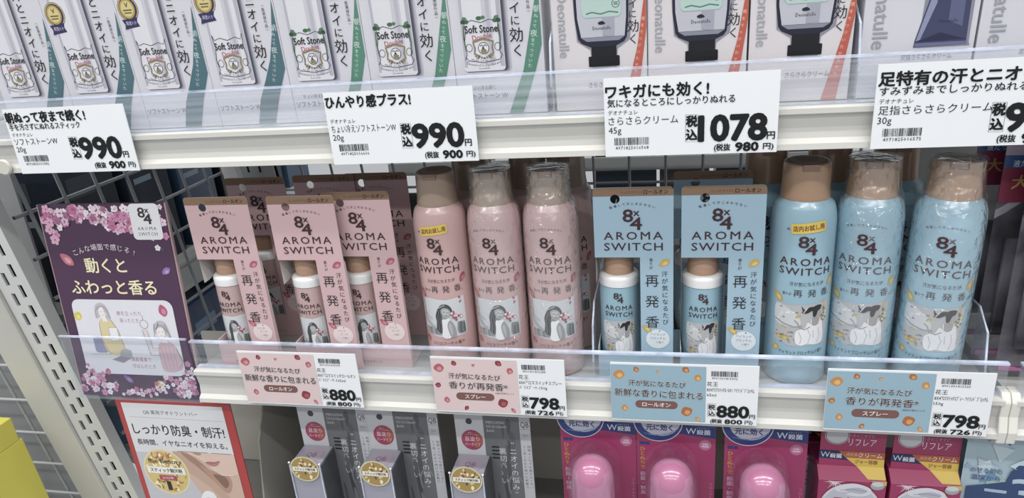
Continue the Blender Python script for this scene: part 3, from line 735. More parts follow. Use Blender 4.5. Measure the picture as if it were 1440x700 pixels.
p.text('動くと', 58, 58, 15.5, CR, .018, 43, 'c', res=3); p.text('ふわっと香る', 61, 79, 15.5, CR, .018, 90, 'c', res=3)
p.petal(18, 52, 16, 9, .75, '#c06a78', '#d99aa0'); p.petal(120, 63, 10, 6, -.5, '#8d6cb0', '#b294cc')
p.rect(11, 91, 108, 76, '#dcdce4', 'printed_scene', 1, r=8)
PL = 'printed_scene'
def fig(p, F, hair, skin, top, topc):
    p.blob(F(top), topc, PL, 3); p.line(F(top) + [F(top)[0]], .35, '#6d6a6e', PL, 4)
# woman holding a paper, desk and laptop
p.rect(26, 128, 14, 17, '#8f8fb4', PL, 2, r=3); p.line([(20, 147), (62, 146), (66, 150)], .4, '#77757b', PL, 3)
p.blob([(37, 114), (42, 110), (50, 111), (56, 122), (58, 136), (60, 146), (42, 146), (36, 132)], '#d9c994', PL, 3)
p.line([(37, 114), (36, 132), (42, 146)], .4, '#5d5a55', PL, 4); p.line([(50, 111), (56, 122), (60, 146)], .4, '#5d5a55', PL, 4)
p.rect(46, 119, 9, 13, '#e6e6ec', PL, 5); p.line([(46, 119), (55, 119), (55, 132), (46, 132), (46, 119)], .3, '#77757b', PL, 6)
p.blob([(36, 98), (42, 94), (48, 97), (51, 108), (49, 112), (44, 106), (35, 110)], '#c0bdc4', PL, 4); p.blob([(40, 100), (45, 99), (47, 105), (44, 110), (39.5, 106)], '#e9e3e2', PL, 5); p.line([(38.5, 101), (41, 97), (45, 98), (48, 104)], .5, '#77747c', PL, 6); p.poly([(42, 108), (46, 108), (47, 113), (41, 113)], '#e9e3e2', PL, 4)
for k in range(5): p.line([(39 + 2.0 * k, 96 + abs(k - 2)), (35.6 + 3.4 * k, 103), (36 + 3.4 * k, 110)], .35, '#66636b', PL, 6) if k in (0, 4, 3) else None
p.line([(41, 103), (42.4, 103)], .35, '#333333', PL, 7); p.line([(44.6, 103), (46, 103)], .35, '#333333', PL, 7); p.line([(42.4, 106.4), (44.2, 106.4)], .35, '#a04050', PL, 7)
p.blob([(52, 150), (55, 141), (65, 142), (63, 151)], '#a9a8b2', PL, 4, 2); p.poly([(42, 152), (52, 148), (63, 150), (54, 155)], '#8f8e9a', PL, 4)
# woman holding a strap
p.blob([(96, 136), (102, 132), (108, 132), (114, 138), (117, 158), (98, 162), (95, 150)], '#cfb0b9', PL, 3); p.line([(114, 138), (119, 152), (114, 158)], .4, '#6a666c', PL, 4)
for k in range(4): p.line([(99 + 4 * k, 136), (100 + 4 * k, 160)], .25, '#9a7480', PL, 4)
p.blob([(95, 116), (101, 111), (108, 113), (111, 124), (110, 129), (105, 124), (95, 124)], '#c0bdc4', PL, 4); p.blob([(98, 119), (104, 118), (106, 124), (102, 129.5), (98, 126)], '#e9e3e2', PL, 5); p.line([(97.5, 120), (100, 115), (105, 116), (108, 122)], .5, '#77747c', PL, 6); p.poly([(101, 128), (106, 127), (107, 133), (101, 133)], '#e9e3e2', PL, 4)
p.line([(99, 122), (100.4, 122)], .35, '#333333', PL, 7); p.line([(103, 122), (104.4, 122)], .35, '#333333', PL, 7); p.line([(100.8, 125.8), (102.6, 125.8)], .35, '#a04050', PL, 7)
for a in ((96, 114, 94, 127), (107, 114, 111, 128), (101, 112, 97, 120)): p.line([(a[0], a[1]), (a[2], a[3])], .35, '#55525a', PL, 6)
p.line([(97, 140), (88, 142), (84, 120)], 4, '#d9cdd0', PL, 2); p.line([(99, 138), (90, 139), (87, 120)], .35, '#77757b', PL, 4); p.line([(97, 146), (86, 146), (82, 120)], .35, '#77757b', PL, 4)
p.ring(85, 115, 4.2, 4.2, .8, '#9a98a2', PL, 4); p.line([(85, 106), (85, 111)], .8, '#9a98a2', PL, 4)
p.text('席を立ったり', 58, 104.5, 4.8, '#a3526c', .006, 26, 'l'); p.text('座ったとき', 60, 111.5, 4.8, '#a3526c', .006, 20, 'l')
p.text('満員電車で', 63, 151, 4.8, '#a3526c', .006, 22, 'l'); p.text('汗ばんだとき', 63, 158, 4.8, '#a3526c', .006, 25, 'l')
p.petal(15, 108, 9, 9, .2, '#d7c53a', '#e6da6c'); p.petal(108, 101, 12, 9, 1.4, '#b8557a', '#d084a0'); p.petal(34, 165, 6, 7, 0, '#b8557a', '#d084a0'); p.petal(55, 172, 12, 6, .7, '#7d5c9c', '#a184bc'); p.petal(88, 177, 12, 8, -.4, '#d7c53a', '#e6da6c')
p.build(sg, flat(0, SH / 1000, 0), rough=.35, coat=.2)
hd = thing('sign_holder', 'clear acrylic pocket wrapped round the foot of the purple sign', 'sign holder', (-.4275, .0035, -.0215))
MB().box(0, .136, 0, .0012, 0, .0675).build('front_sheet', clear('holder_sheet', .03), hd)
MB().box(0, .136, -.0003, .0016, .0675, .0690).build('polished_edge', EDGE, hd)
MB().box(0, .0012, .0013, .028, 0, .0675).build('side_sheet', ACRYL, hd); MB().box(.0012, .136, .0013, .028, 0, .0012).build('bottom_sheet', ACRYL, hd)

# ================================================================== RED SIGN (lower left)
rs = thing('shelf_sign', 'red-bordered sign about a deodorant bar hanging at lower left', 'sign', (-.3915, .0075, -.2010))
MB().box(0, .1255, 0, .0012, 0, .1790).build('card', mat('#b8302c', .4, coat=.2, var=.02), rs)
p = Print(); PS = 'printed_picture'
p.rect(6, 4.5, 110.5, 64, '#dcdcdf', PS, 0); p.rect(6, 62, 110.5, 115, '#c3c5cb', PS, 1)
p.text('QB 薬用デオドラントバー', 28, 14.5, 5.2, '#3b3d42', .006, 60); p.line([(11, 20.5), (114, 21)], .35, '#a0a2a6', 'lettering')
p.text('しっかり防臭・制汗!', 11, 34.5, 13.5, '#232428', .012, 101, res=3)
p.text('長時間、イヤなニオイを抑える。', 11.5, 49.8, 7.4, '#3a3b40', .014, 100, res=2); p.rect(54, 58.2, 34, .7, '#8b8c90', 'lettering', 1); p.rect(92, 58.2, 22, .7, '#8b8c90', 'lettering', 1)
# raised arm, chin, lips and a stick held under the arm
p.poly([(48, 59), (116.5, 59), (116.5, 177), (70, 177), (66, 140), (72, 118), (66, 104), (58, 86), (52, 70)], '#d2b19c', PS, 2)
p.poly([(48, 59), (60, 59), (78, 78), (92, 96), (100, 112), (92, 116), (80, 100), (66, 88), (56, 80), (50, 68)], '#c6a28c', PS, 3)
p.blob([(58, 59), (70, 64), (84, 78), (98, 96), (100, 106), (90, 96), (76, 80), (62, 66)], '#a98069', PS, 4)
p.blob([(76, 74), (88, 80), (104, 84), (106, 96), (99, 106), (88, 94)], '#b98f77', PS, 4); p.blob([(88, 84), (100, 86), (103, 94), (98, 100), (92, 92)], '#8c6653', PS, 5)
p.poly([(66, 59), (116.5, 59), (116.5, 82), (110, 84), (98, 84), (92, 80), (84, 70), (76, 64)], '#e0c0ae', PS, 6); p.line([(66, 59), (76, 64), (84, 70), (92, 80), (98, 84), (110, 84)], .8, '#f0dcd0', PS, 7)
p.blob([(83, 70), (88, 68.4), (93, 68.8), (99, 67.4), (95, 73), (88, 74)], '#c07a7c', PS, 8); p.line([(83, 70), (90, 70.4), (99, 67.6)], .7, '#8d4a4e', PS, 9)
p.blob([(71, 59.2), (80, 59.2), (79, 61.6), (74, 61.4)], '#b58c78', PS, 8)
p.blob([(68, 112), (75, 105), (83, 108), (85, 120), (82, 130), (72, 132), (66, 122)], '#ececee', PS, 8); p.ell(74, 117, 5, 3.4, '#c9cbd0', PS, 9, 20, -.5)
p.blob([(52, 128), (60, 120), (70, 122), (74, 134), (66, 150), (50, 150)], '#d8a894', PS, 7)
p.text('Q', 20, 133, 26, '#2a2b30', -.006, 20)
# round award seal
p.ell(35, 85, 25.5, 27.5, '#e4d8ac', PS, 3, 48); p.ell(35, 85, 23.8, 25.8, '#d9bf6a', PS, 4, 48)
r = random.Random(8)
for k in range(90):
    a = r.random() * 6.28; q = 8 + 14 * r.random()
    if abs(q * math.sin(a)) < 4: continue
    p.ell(35 + q * math.cos(a), 85 + q * 1.05 * math.sin(a), 2.6, 1.1, r.choice(['#9c7c30', '#c79b3c', '#efe4b4', '#d8b558', '#fff3cf', '#8a6d2c']), PS, 5 + k % 2, 8, r.random() * 3)
p.rect(13.5, 79, 43, 8, '#efeee8', PS, 7); p.text('スティック制汗剤', 35, 83, 5.4, '#2c2a26', .02, 36, 'c', lay=8)
p.text('LDK', 35, 64.5, 9.5, '#c46a5a', 0, 24, 'c', lay=8); p.text('the Beauty', 36, 71.5, 8.0, '#3b322a', .0, 38, 'c', lay=9)
p.rect(25, 89, 20, 6, '#b8404c', PS, 7, r=1); p.text('2022年', 35, 92, 3.8, '#f0dede', .01, 13, 'c', lay=8); p.text('1', 34, 101.5, 16, '#2c2620', 0, 5, 'c', lay=9)
p.build(rs, flat(0, .179, 0), rough=.35, coat=.25)

# ================================================================== UPPER SHELF CARTONS
CARTON = mat('#d3d2db', .42, coat=.25, var=.015)
TILT = -.045       # cartons lean forward against the guard
TILT = .055
def carton(name, label, X, W, group, col=CARTON, H=.150, D=.045):
    t = thing(name, label, 'carton', (X, .0185, .2364), group, (TILT, 0, 0))
    MB().box(0, W, 0, D, 0, H).build('box', col, t, bevel=.0004)
    return t
def soft_art(green):
    p = Print(); H = 150.; Z = lambda z: H - (z - 236.4)      # z in mm in the scene
    yb = Z(268); W = 65.
    # the printed stick tube with soft grey modelling bands (flat ink)
    for k, (o_, c_) in enumerate(((3.4, '#b9b8c4'), (2.4, '#9897a6'), (1.5, '#737284'), (.7, '#4c4b5c'))): p.rect(6.0, 0, 31 + o_, yb - .4 + o_ * .15, c_, 'printed_tube', -4 + k, r=2.5)
    p.rect(5.0, 0, 31, yb - .6, '#dcdbe3', 'printed_tube', 1, r=2.5)
    p.rect(5.6, .5, 2.2, yb - 4, '#b6b5c4', 'printed_tube', 2); p.rect(22, .5, 7, yb - 6, '#c9c8d3', 'printed_tube', 2); p.rect(32.6, .5, 3.0, yb - 4, '#b3b2c0', 'printed_tube', 2)
    p.rect(25, .5, 2.5, yb - 6, '#b9b8c6', 'printed_tube', 3)
    # ornate frame
    c = 20.5; ink = '#2c3034'; y = lambda v: Z(v)
    f = [(8, 307), (9.5, 303), (14, 304.5), (20.5, 302.5), (27, 304.5), (31.5, 303), (33.5, 307), (32.6, 298), (34, 290), (32.5, 283), (34.6, 279)]
    p.line([(a, y(b)) for a, b in f], .45, ink, 'printed_emblem', 3); p.line([(8, y(307)), (8.8, y(297)), (7.2, y(288)), (8.4, y(281)), (6.6, y(277))], .45, ink, 'printed_emblem', 3)
    p.text('Soft Stone', c, y(298.4), 7.4, '#25292d', .018, 24, 'c', lay=5); p.text('Double', c, y(293), 5.2, '#b3405c', -.002, 14.5, 'c', lay=5, rot=-.12)
    p.ring(c + .5, y(284.8), 3.8, 4.0, .45, '#2f3235', 'printed_emblem', 5); p.ell(c + .5, y(284.8), 3.8, 4.0, '#e2e2e6', 'printed_emblem', 4, 20)
    p.line([(c - 2, y(286.4)), (c - .4, y(287)), (c + .2, y(286)), (c + 1.6, y(287.2)), (c + 3, y(286.2))], .6, '#3a3d40', 'printed_emblem', 6); p.blob([(c - 1.6, y(283.6)), (c + .5, y(284.6)), (c + 2.6, y(283.4)), (c + 2, y(281.6)), (c - 1, y(281.6))], '#8a7f52', 'printed_emblem', 6, 3); p.ell(c + .2, y(284.9), .9, .8, '#3a3d40', 'printed_emblem', 7, 8)
    for k in range(7): p.ell(c - 5.5 + 2.0 * k, y(277.8 + .5 * abs(k - 3)), .9, .7, ['#8d7c4e', '#5a5c50'][k % 2], 'printed_emblem', 6, 7)
    for sx in (-1, 1):
        p.line([(c + .5 + sx * 3, y(290.5)), (c + .5 + sx * 7.4, y(289.3)), (c + .5 + sx * 6.4, y(285)), (c + .5 + sx * 7, y(281)), (c + .5 + sx * 3, y(279.3)), (c + .5 + sx * 5.4, y(277.5))], 1.3, '#8d7c4e', 'printed_emblem', 4)
        p.ring(c + .5 + sx * 10.6, y(285.5), 2.3, 2.7, .35, ink, 'printed_emblem', 5, 20)
        if green:
            for k in range(3): p.ell(c + sx * (10.5 + k * 1.2), y(303.6 + (k % 2) * 1.8), 1.8, 1.5, ['#3f6b45', '#53805a', '#2f5236'][k], 'printed_emblem', 6, 10)
            p.line([(c + sx * 12.8, y(301)), (c + sx * 13.4, y(292)), (c + sx * 12.6, y(284))], .9, '#4d6e50', 'printed_emblem', 4)
    p.line([(c + .5 - 5, y(290.3)), (c + .5, y(291.3)), (c + .5 + 5, y(290.3))], 1.4, '#94824f', 'printed_emblem', 4)
    if green: p.ell(c - 1, y(305.6), 2.2, 1.4, '#3f6b45', 'printed_emblem', 6, 10); p.ell(c + 2, y(306), 1.6, 1.2, '#53805a', 'printed_emblem', 6, 10)
    p.line([(7.5, y(279)), (9, y(276.5)), (20.5, y(274.6)), (32.5, y(276.5)), (34, y(279))], .45, ink, 'printed_emblem', 4)
    p.arc('made from salt', c, y(276.6) + .6, 2.3, ink, 17, -1.4); p.arc('Deonatulle Deodorant', c, y(273.6) + .8, 2.8, ink, 24, -1.9, .01); p.text('Deonatulle', c, y(270.6), 2.0, '#3a3d40', .01, 8, 'c')
    p.shift(2.0)
    # right hand column of text and the slanting ribbon
    p.vtext('ワキ汗とニオイに効く', 47.6, Z(285) - 9.3 * 1.08 * 8.62, 9.3, '#17181b', .004, 1.08, sizes=[.9, .9, 1.1, .9, .9, .9, .9, .8, 1.15, 1.0])
    p.vtext('（医薬部外品）', 57.5, Z(327), 2.7, '#33353a')
    rc = '#4f8a72' if green else '#466f7a'
    if green:
        p.poly([(38, Z(237)), (48.4, Z(237)), (60, Z(268)), (65.4, Z(285)), (65.4, Z(330)), (62, Z(314)), (51, Z(268))], rc, 'printed_ribbon', 1)
        cx_ = lambda z: 43 + (z - 237) / 31 * 12.4 if z < 268 else 55.4 + (z - 268) / 46 * 9
    else:
        p.poly([(33, Z(237)), (47.5, Z(237)), (55.5, Z(258)), (65.4, Z(279)), (65.4, Z(330)), (64, Z(322)), (60.5, Z(305)), (54.5, Z(286)), (47, Z(271)), (39, Z(256))], rc, 'printed_ribbon', 1)
        cx_ = lambda z: 41 + (z - 237) / 73 * 21.5 + 3.2 * math.sin(min(1, max(0, (z - 237) / 73)) * PI)
    zz = 312.
    for i, ch in enumerate('朝ぬって夜までつづいた'):
        h = 5.2 if ch in '朝夜' else 3.2
        zz -= h * .55; p.text(ch, cx_(zz), Z(zz), h, '#cfe0dc', 0, None, 'c', lay=3); zz -= h * .55
    if green: p.text('ちょい冷え続く', 19, Z(256.5), 3.6, '#5a5c60', 0, 20, 'c')
    p.text('ソフトストーン W', 20, Z(250.5), 5.2, '#44464b', .0, 36, 'c')
    return p
def seal(p):
    Z = lambda z: 150 - (z - 236.4)
    p.ell(11, Z(331), 9, 9.6, '#3a3466', 'award_seal', 5, 20); p.ring(11, Z(331), 8.2, 8.8, .8, '#c9b25a', 'award_seal', 6, 24); p.ell(10.4, Z(331), 6.6, 7.4, '#b89c3c', 'award_seal', 7, 20); p.ell(10.4, Z(331), 5.2, 6.0, '#d6c67c', 'award_seal', 8, 20); p.text('V', 10.4, Z(334), 5, '#5a4a1c', .02, None, 'c', part='award_seal', lay=9); p.rect(6.6, Z(330.5), 7.6, 1.0, '#6a5824', 'award_seal', 9); p.rect(7.2, Z(328.4), 6.4, .9, '#6a5824', 'award_seal', 9)
    p.poly([(3, Z(323)), (17, Z(324.5)), (16, Z(321)), (17.5, Z(317.5)), (4, Z(315.8)), (5, Z(319.5))], '#353063', 'award_seal', 6); p.text('殿堂入り', 10.6, Z(320.3), 3.2, '#d8d6e4', .01, 9, 'c', part='award_seal', lay=8)
names = ['first from the left, cut off by photo edge', 'second from the left', 'third from the left', 'fourth from the left']
GA, GG = 'cartons with teal ribbon on the upper shelf', 'cartons with green ribbon on the upper shelf'
CP = .0668
protoA = carton('deodorant_carton', 'white stick carton with teal ribbon, ' + names[0], -.4165, .0665, GA)
q = soft_art(False); seal(q); q.build(protoA, flat(0, .150, 0), rough=.4, coat=.22)
for i in range(1, 4): dup(protoA, (-.4165 + CP * i, .0185, .2364), 'white stick carton with teal ribbon, ' + names[i])
protoG = carton('deodorant_carton', 'white stick carton with clover print and green ribbon, leftmost of its three', -.4165 + CP * 4, .0665, GG)
soft_art(True).build(protoG, flat(0, .150, 0), rough=.42, coat=.2)
dup(protoG, (-.4165 + CP * 5, .0185, .2364), 'white stick carton with clover print and green ribbon, middle of its three')
dup(protoG, (-.4165 + CP * 6, .0185, .2364), 'white stick carton with clover print and green ribbon, next to the tube cartons')

def side_name(p, Z, x, z1, h, col='#a7a9b0'):
    # big grey word running downwards at the left edge
    p.text('Deonatulle', x, Z(z1), h, col, .01, None, 'l', lay=1, rot=PI / 2, res=2)
def cream_art():
    p = Print(); H = 150.; Z = lambda z: H - (z - 236.4)
    side_name(p, Z, 8.0, 318, 10)
    D = '#23243a'; T = 'printed_tube'
    p.poly([(14, 0), (56.5, 0), (55.5, Z(305)), (53.5, Z(285)), (45, Z(279)), (44, Z(266.6)), (27, Z(266.6)), (26, Z(279)), (17, Z(285)), (15.5, Z(305))], '#8d8d99', T, 0)
    p.poly([(14, 0), (54.5, 0), (52.8, Z(300)), (51.5, Z(286.5)), (49.5, Z(283.5)), (43, Z(280.5)), (26.5, Z(280.5)), (20, Z(283.5)), (17.8, Z(286.5)), (16, Z(300))], D, T, 1)
    p.poly([(15.6, 0), (52.6, 0), (51.2, Z(300)), (50, Z(287.4)), (20, Z(287.4)), (17.8, Z(300))], '#bfc0cc', T, 2)
    p.poly([(20, Z(287.2)), (50, Z(287.2)), (46, Z(284.6)), (24, Z(284.6))], '#8a8b9c', T, 2)
    p.poly([(34, 0), (44, 0), (43, Z(288)), (35, Z(288))], '#a5a6b6', T, 3); p.rect(26.8, Z(281), 17.4, 7, '#16171f', T, 3)
    p.rect(24.6, Z(274.4), 21.6, 7.2, '#101118', T, 4, r=.8)
    p.poly([(19.5, 0), (49.5, 0), (48, Z(303)), (46.5, Z(300.6)), (23, Z(300.6)), (21, Z(303))], '#b3d0c8', T, 5)
    for k, s_ in enumerate(('Smooth,', 'Dry and Silky')): p.text(s_, 23, Z(309.8 - 3.4 * k), 3.7, '#243c3a', .02, [9, 16][k])
    for k, s_ in enumerate(('Deodorant Cream', 'for Serious Users')): p.text(s_, 23, Z(317.4 - 3 * k), 2.8, '#243c3a', .02, 15)
    for z in (309, 316.5): p.ring(44.4, Z(z), 2.5, 2.7, .4, '#33413f', T, 7, 20); p.rect(43, Z(z) - .9, 2.8, .5, '#33413f', T, 7); p.rect(43, Z(z) + .3, 2.8, .5, '#33413f', T, 7)
    p.poly([(24, Z(321.5)), (20.5, Z(323)), (20.5, Z(318)), (23, Z(319.4))], '#b08a3c', T, 7); p.poly([(45, Z(321.5)), (48.4, Z(323)), (48.4, Z(319))], '#b08a3c', T, 7)
    p.line([(24, Z(303)), (28, Z(304)), (34, Z(302.6)), (40, Z(304)), (46, Z(303))], .9, '#4f8078', T, 7)
    p.text('Deonatulle', 34.5, Z(293.5), 3.4, '#24242c', .01, 12.5, 'c', lay=8); p.blob([(32, Z(297)), (35, Z(298)), (37, Z(296)), (33, Z(295.6))], '#24242c', T, 8, 3)
    p.vtext('ワキ汗とニオイに効く', 55.6, Z(287) - 7.4 * 1.06 * 8.7, 7.4, '#17181b', .002, 1.06, sizes=[.9, .9, 1.1, .9, .9, .9, .9, .8, 1.2, 1.0])
    rc = '#c4553f'
    p.poly([(48, Z(237)), (57.5, Z(237)), (64.8, Z(292)), (64.8, Z(322)), (58.6, Z(280))], rc, 'printed_ribbon', 1)
    zz = 300.
    for ch in '夜までつづいたサラサラ': 
        zz -= 2.2; x = 53 + (zz - 237) / 60 * 9.6
        p.text(ch, x, Z(zz), 2.7, '#f0c8a8', 0, None, 'c', lay=3); zz -= 2.2
    p.text('さらさらクリーム', 38, Z(254.5), 4.6, '#33353a', .0, 28, 'c')
    return p
GC = 'mint label cream tube cartons'
CREAMM = mat('#d9d3d6', .42, coat=.25, var=.015)
pcr = carton('cream_carton', 'white carton printed with a silver tube, left of the three beside the green ribbon carton', .0578, .0650, GC, CREAMM)
cream_art().build(pcr, flat(0, .150, 0), rough=.42, coat=.2)
dup(pcr, (.1240, .0185, .2364), 'white carton printed with a silver and mint tube, middle one of three')
dup(pcr, (.1903, .0185, .2364), 'white carton printed with a silver and mint tube, next to the navy tube cartons')
def foot_art():
    p = Print(); Z = lambda z: 150 - (z - 236.4)
    side_name(p, Z, 11, 325, 13, '#9fa1ab')
    T = 'printed_tube'
    p.poly([(38, 0), (63, 0), (63.6, Z(270)), (64.5, Z(268)), (34, Z(268))], '#8a8b9c', T, 0)
    p.poly([(41, 0), (60, 0), (62, Z(272)), (62.4, Z(268.6)), (31.5, Z(268.2)), (31.8, Z(272)), (38, Z(300))], '#3f4568', T, 1)
    p.poly([(43, 0), (48, 0), (42, Z(295)), (35, Z(273)), (32.5, Z(272)), (39, Z(300))], '#8d92b4', T, 2); p.poly([(50, 0), (57, 0), (58.5, Z(280)), (50, Z(284))], '#5d6388', T, 2)
    p.poly([(32.5, Z(271.5)), (46, Z(277)), (61.6, Z(272))], '#2a2e4e', T, 3); p.rect(32, Z(270.8), 30.2, 2.2, '#6a7098', T, 4)
    p.text('Deonatulle', 50, Z(284), 3, '#2a2c40', 0, 11, 'c', lay=5)
    p.text('足指さらさらクリーム', 40, Z(262), 3.8, '#55575c', 0, 30, 'c')
    return p
pf = carton('foot_cream_carton', 'white carton printed with a navy tube end, right of the mint tubes', .2605, .0670, 'navy tube foot cream cartons')
foot_art().build(pf, flat(0, .150, 0), rough=.42, coat=.2)
dup(pf, (.3290, .0185, .2364), 'white carton printed with a navy tube end, cut off at the right edge')

# ================================================================== LOWER SHELF: BAR PACKS
def bar_pack():
    t = thing('bar_deodorant_pack', 'grey bar deodorant pack with a gold seal, leftmost of three', 'deodorant pack', (-.2120, 0, -.2095), 'grey bar deodorant packs')
    H = .182   # card top at z=-.0275
    MB().box(0, .0705, .0300, .0312, 0, H).build('back_card', mat('#c9cbd0', .5, var=.02), t)
    b = MB().box(.0005, .0305, .0005, .0298, 0, .1285).build('front_box', mat('#9d9dac', .3, coat=.4, var=.03), t, bevel=.0010)
    # clear shell over the box, with two bead corners
    MB().box(-.0004, .0006, -.0010, .0005, 0, .1300).box(.0302, .0312, -.0010, .0005, 0, .1300).build('shell_edge', EDGE, t, merge=False)
    for x in (.0, .0308): MB().lathe([(0, -.0012), (.0012, 0), (0, .0012)], 10).build('bead', mat('#e6e4da', .3), t, True).location = (x, -.0006, .1305)
    p = Print(); Z = lambda z: (H - .2095) * 1000 - z
    p.poly([(27, 0), (60.5, 0), (60.5, H * 1000), (30.6, H * 1000), (30.6, 60), (27, 60)], '#6e7074', 'printed_picture', 0)
    r = random.Random(11)
    for k in range(16):      # drapery
        x = 30 + r.random() * 24; y = r.random() * 130; w_ = 2 + r.random() * 4; L_ = 12 + r.random() * 30
        p.blob([(x, y), (x + w_, y + L_ * .3), (x + w_ * .6, y + L_), (x + w_ * .1, y + L_ * .6)], r.choice(['#55575b', '#7d7f84', '#8f9296', '#4a4c50', '#606266']), 'printed_picture', 1 + k % 3, 4)
    for k in range(4): p.rect(33, 43 + 4 * k, 7, 1.7, '#26272a', 'printed_picture', 5)
    p.ring(53, 88, 7, 14, 1.6, '#84878c', 'printed_picture', 5, 24, 2.5, 5.8)
    for k, s_ in enumerate(('MEDICATED', 'DEODORANT', 'BAR')): p.text(s_, 30, 17 + 4.6 * k, 3.7, '#c3c7cc', .01, [17, 19, 7][k])
    p.vtext('“ニオイの悩み”', 53.0, 36, 7.4, '#e3e5e8', .0, 1.08); p.vtext('裏切らない', 43.0, 44, 7.4, '#d3d6da', .0, 1.12)
    p.rect(60.7, 0, 9.6, H * 1000, '#c6c8ce', 'side_strip', 0)
    p.text('QB', 65.5, 18, 8.5, '#2f3136', 0, 7.5, 'c'); p.line([(61.8, 23), (69.4, 23)], .3, '#55575c', 'lettering'); p.line([(61.8, 28), (69.4, 28), (69.4, 34), (61.8, 34), (61.8, 28)], .2, '#55575c', 'lettering')
    p.text('無添加', 65.6, 29.8, 1.9, '#333', 0, 5, 'c'); p.text('デオドラント', 65.6, 32.2, 1.7, '#333', 0, 6, 'c')
    p.vtext('知覚40℃でも負けたくない', 68.0, 40, 3.2, '#3a3c41', .004, 1.18); p.vtext('20年こだわり続けた密着力', 63.6, 40, 3.2, '#3a3c41', .004, 1.18)
    p.ell(13.6, 17.2, 3.0, 3.2, '#3c3e42', 'hanging_hole', 3, 24)
    p.ell(15, 37.5, 10.2, 11, '#a8365e', 'round_badge', 2, 36); p.blob([(17, 29), (23.5, 32), (24.6, 39), (20, 46), (16, 43), (18, 36)], '#b0584c', 'round_badge', 3)
    p.text('直塗り', 15, 36.2, 5.6, '#e8c4cc', .01, 14, 'c', lay=5); p.text('バータイプ', 15, 42.4, 4.2, '#e8c4cc', .01, 15, 'c', lay=5); p.text('肌に', 14, 29.8, 2.2, '#e8c4cc', 0, 5, 'c', lay=5); p.rect(8.6, 31.6, 13, .3, '#e8c4cc', 'round_badge', 4)
    p.build(t, flat(0, H, .0300), rough=.4, coat=.3)
    q = Print(); q.ell(15.5, 15, 11.5, 11.5, '#a89cae', 'top_print', 0, 30); q.text('QB', 15.5, 15, 9, '#5f6070', 0, 10, 'c', part='top_print', lay=1)
    q.build(b, lambda x, y, e: (x * .001, .030 - y * .001, .1285 + e), rough=.3, coat=.3)
    q = Print(); q.ell(15.5, 9.5, 14.6, 14.0, '#d8cfa0', 'gold_seal', 0, 40); q.ell(15.5, 9.5, 13.4, 12.8, '#a88a3c', 'gold_seal', 1, 40)
    r = random.Random(2)
    for k in range(34):
        a = r.random() * 6.28; w_ = 3 + 9 * r.random(); q.ell(15.5 + w_ * math.cos(a), 9.5 + w_ * math.sin(a) * .95, 1.9, 1.2, r.choice(['#5d5226', '#d9c67c', '#8a3c34', '#efe4bc', '#b08c38']), 'gold_seal', 2 + k % 3, 8, a)
    q.rect(3, 7.2, 25, 4.8, '#e9e6dc', 'gold_seal', 6); q.text('スティック制汗剤', 15.5, 9.6, 3.0, '#2c2a26', .02, 21, 'c', part='gold_seal', lay=7)
    q.build(t, lambda x, y, e: (x * .001, -.0012 - e, .1340 - y * .001), rough=.25, coat=.4)
    MB().box(.0312, .0318, .0010, .0298, 0, .1270).build('side_picture', mat('#4b4d52', .4, coat=.3, var=.3, scale=90.), t)
    return t
bp = bar_pack()
dup(bp, (-.1415, 0, -.2095), 'grey bar deodorant pack with a gold seal, middle of three')
dup(bp, (-.0545, 0, -.2095), 'grey bar deodorant pack with a gold seal, next to the magenta blister packs')

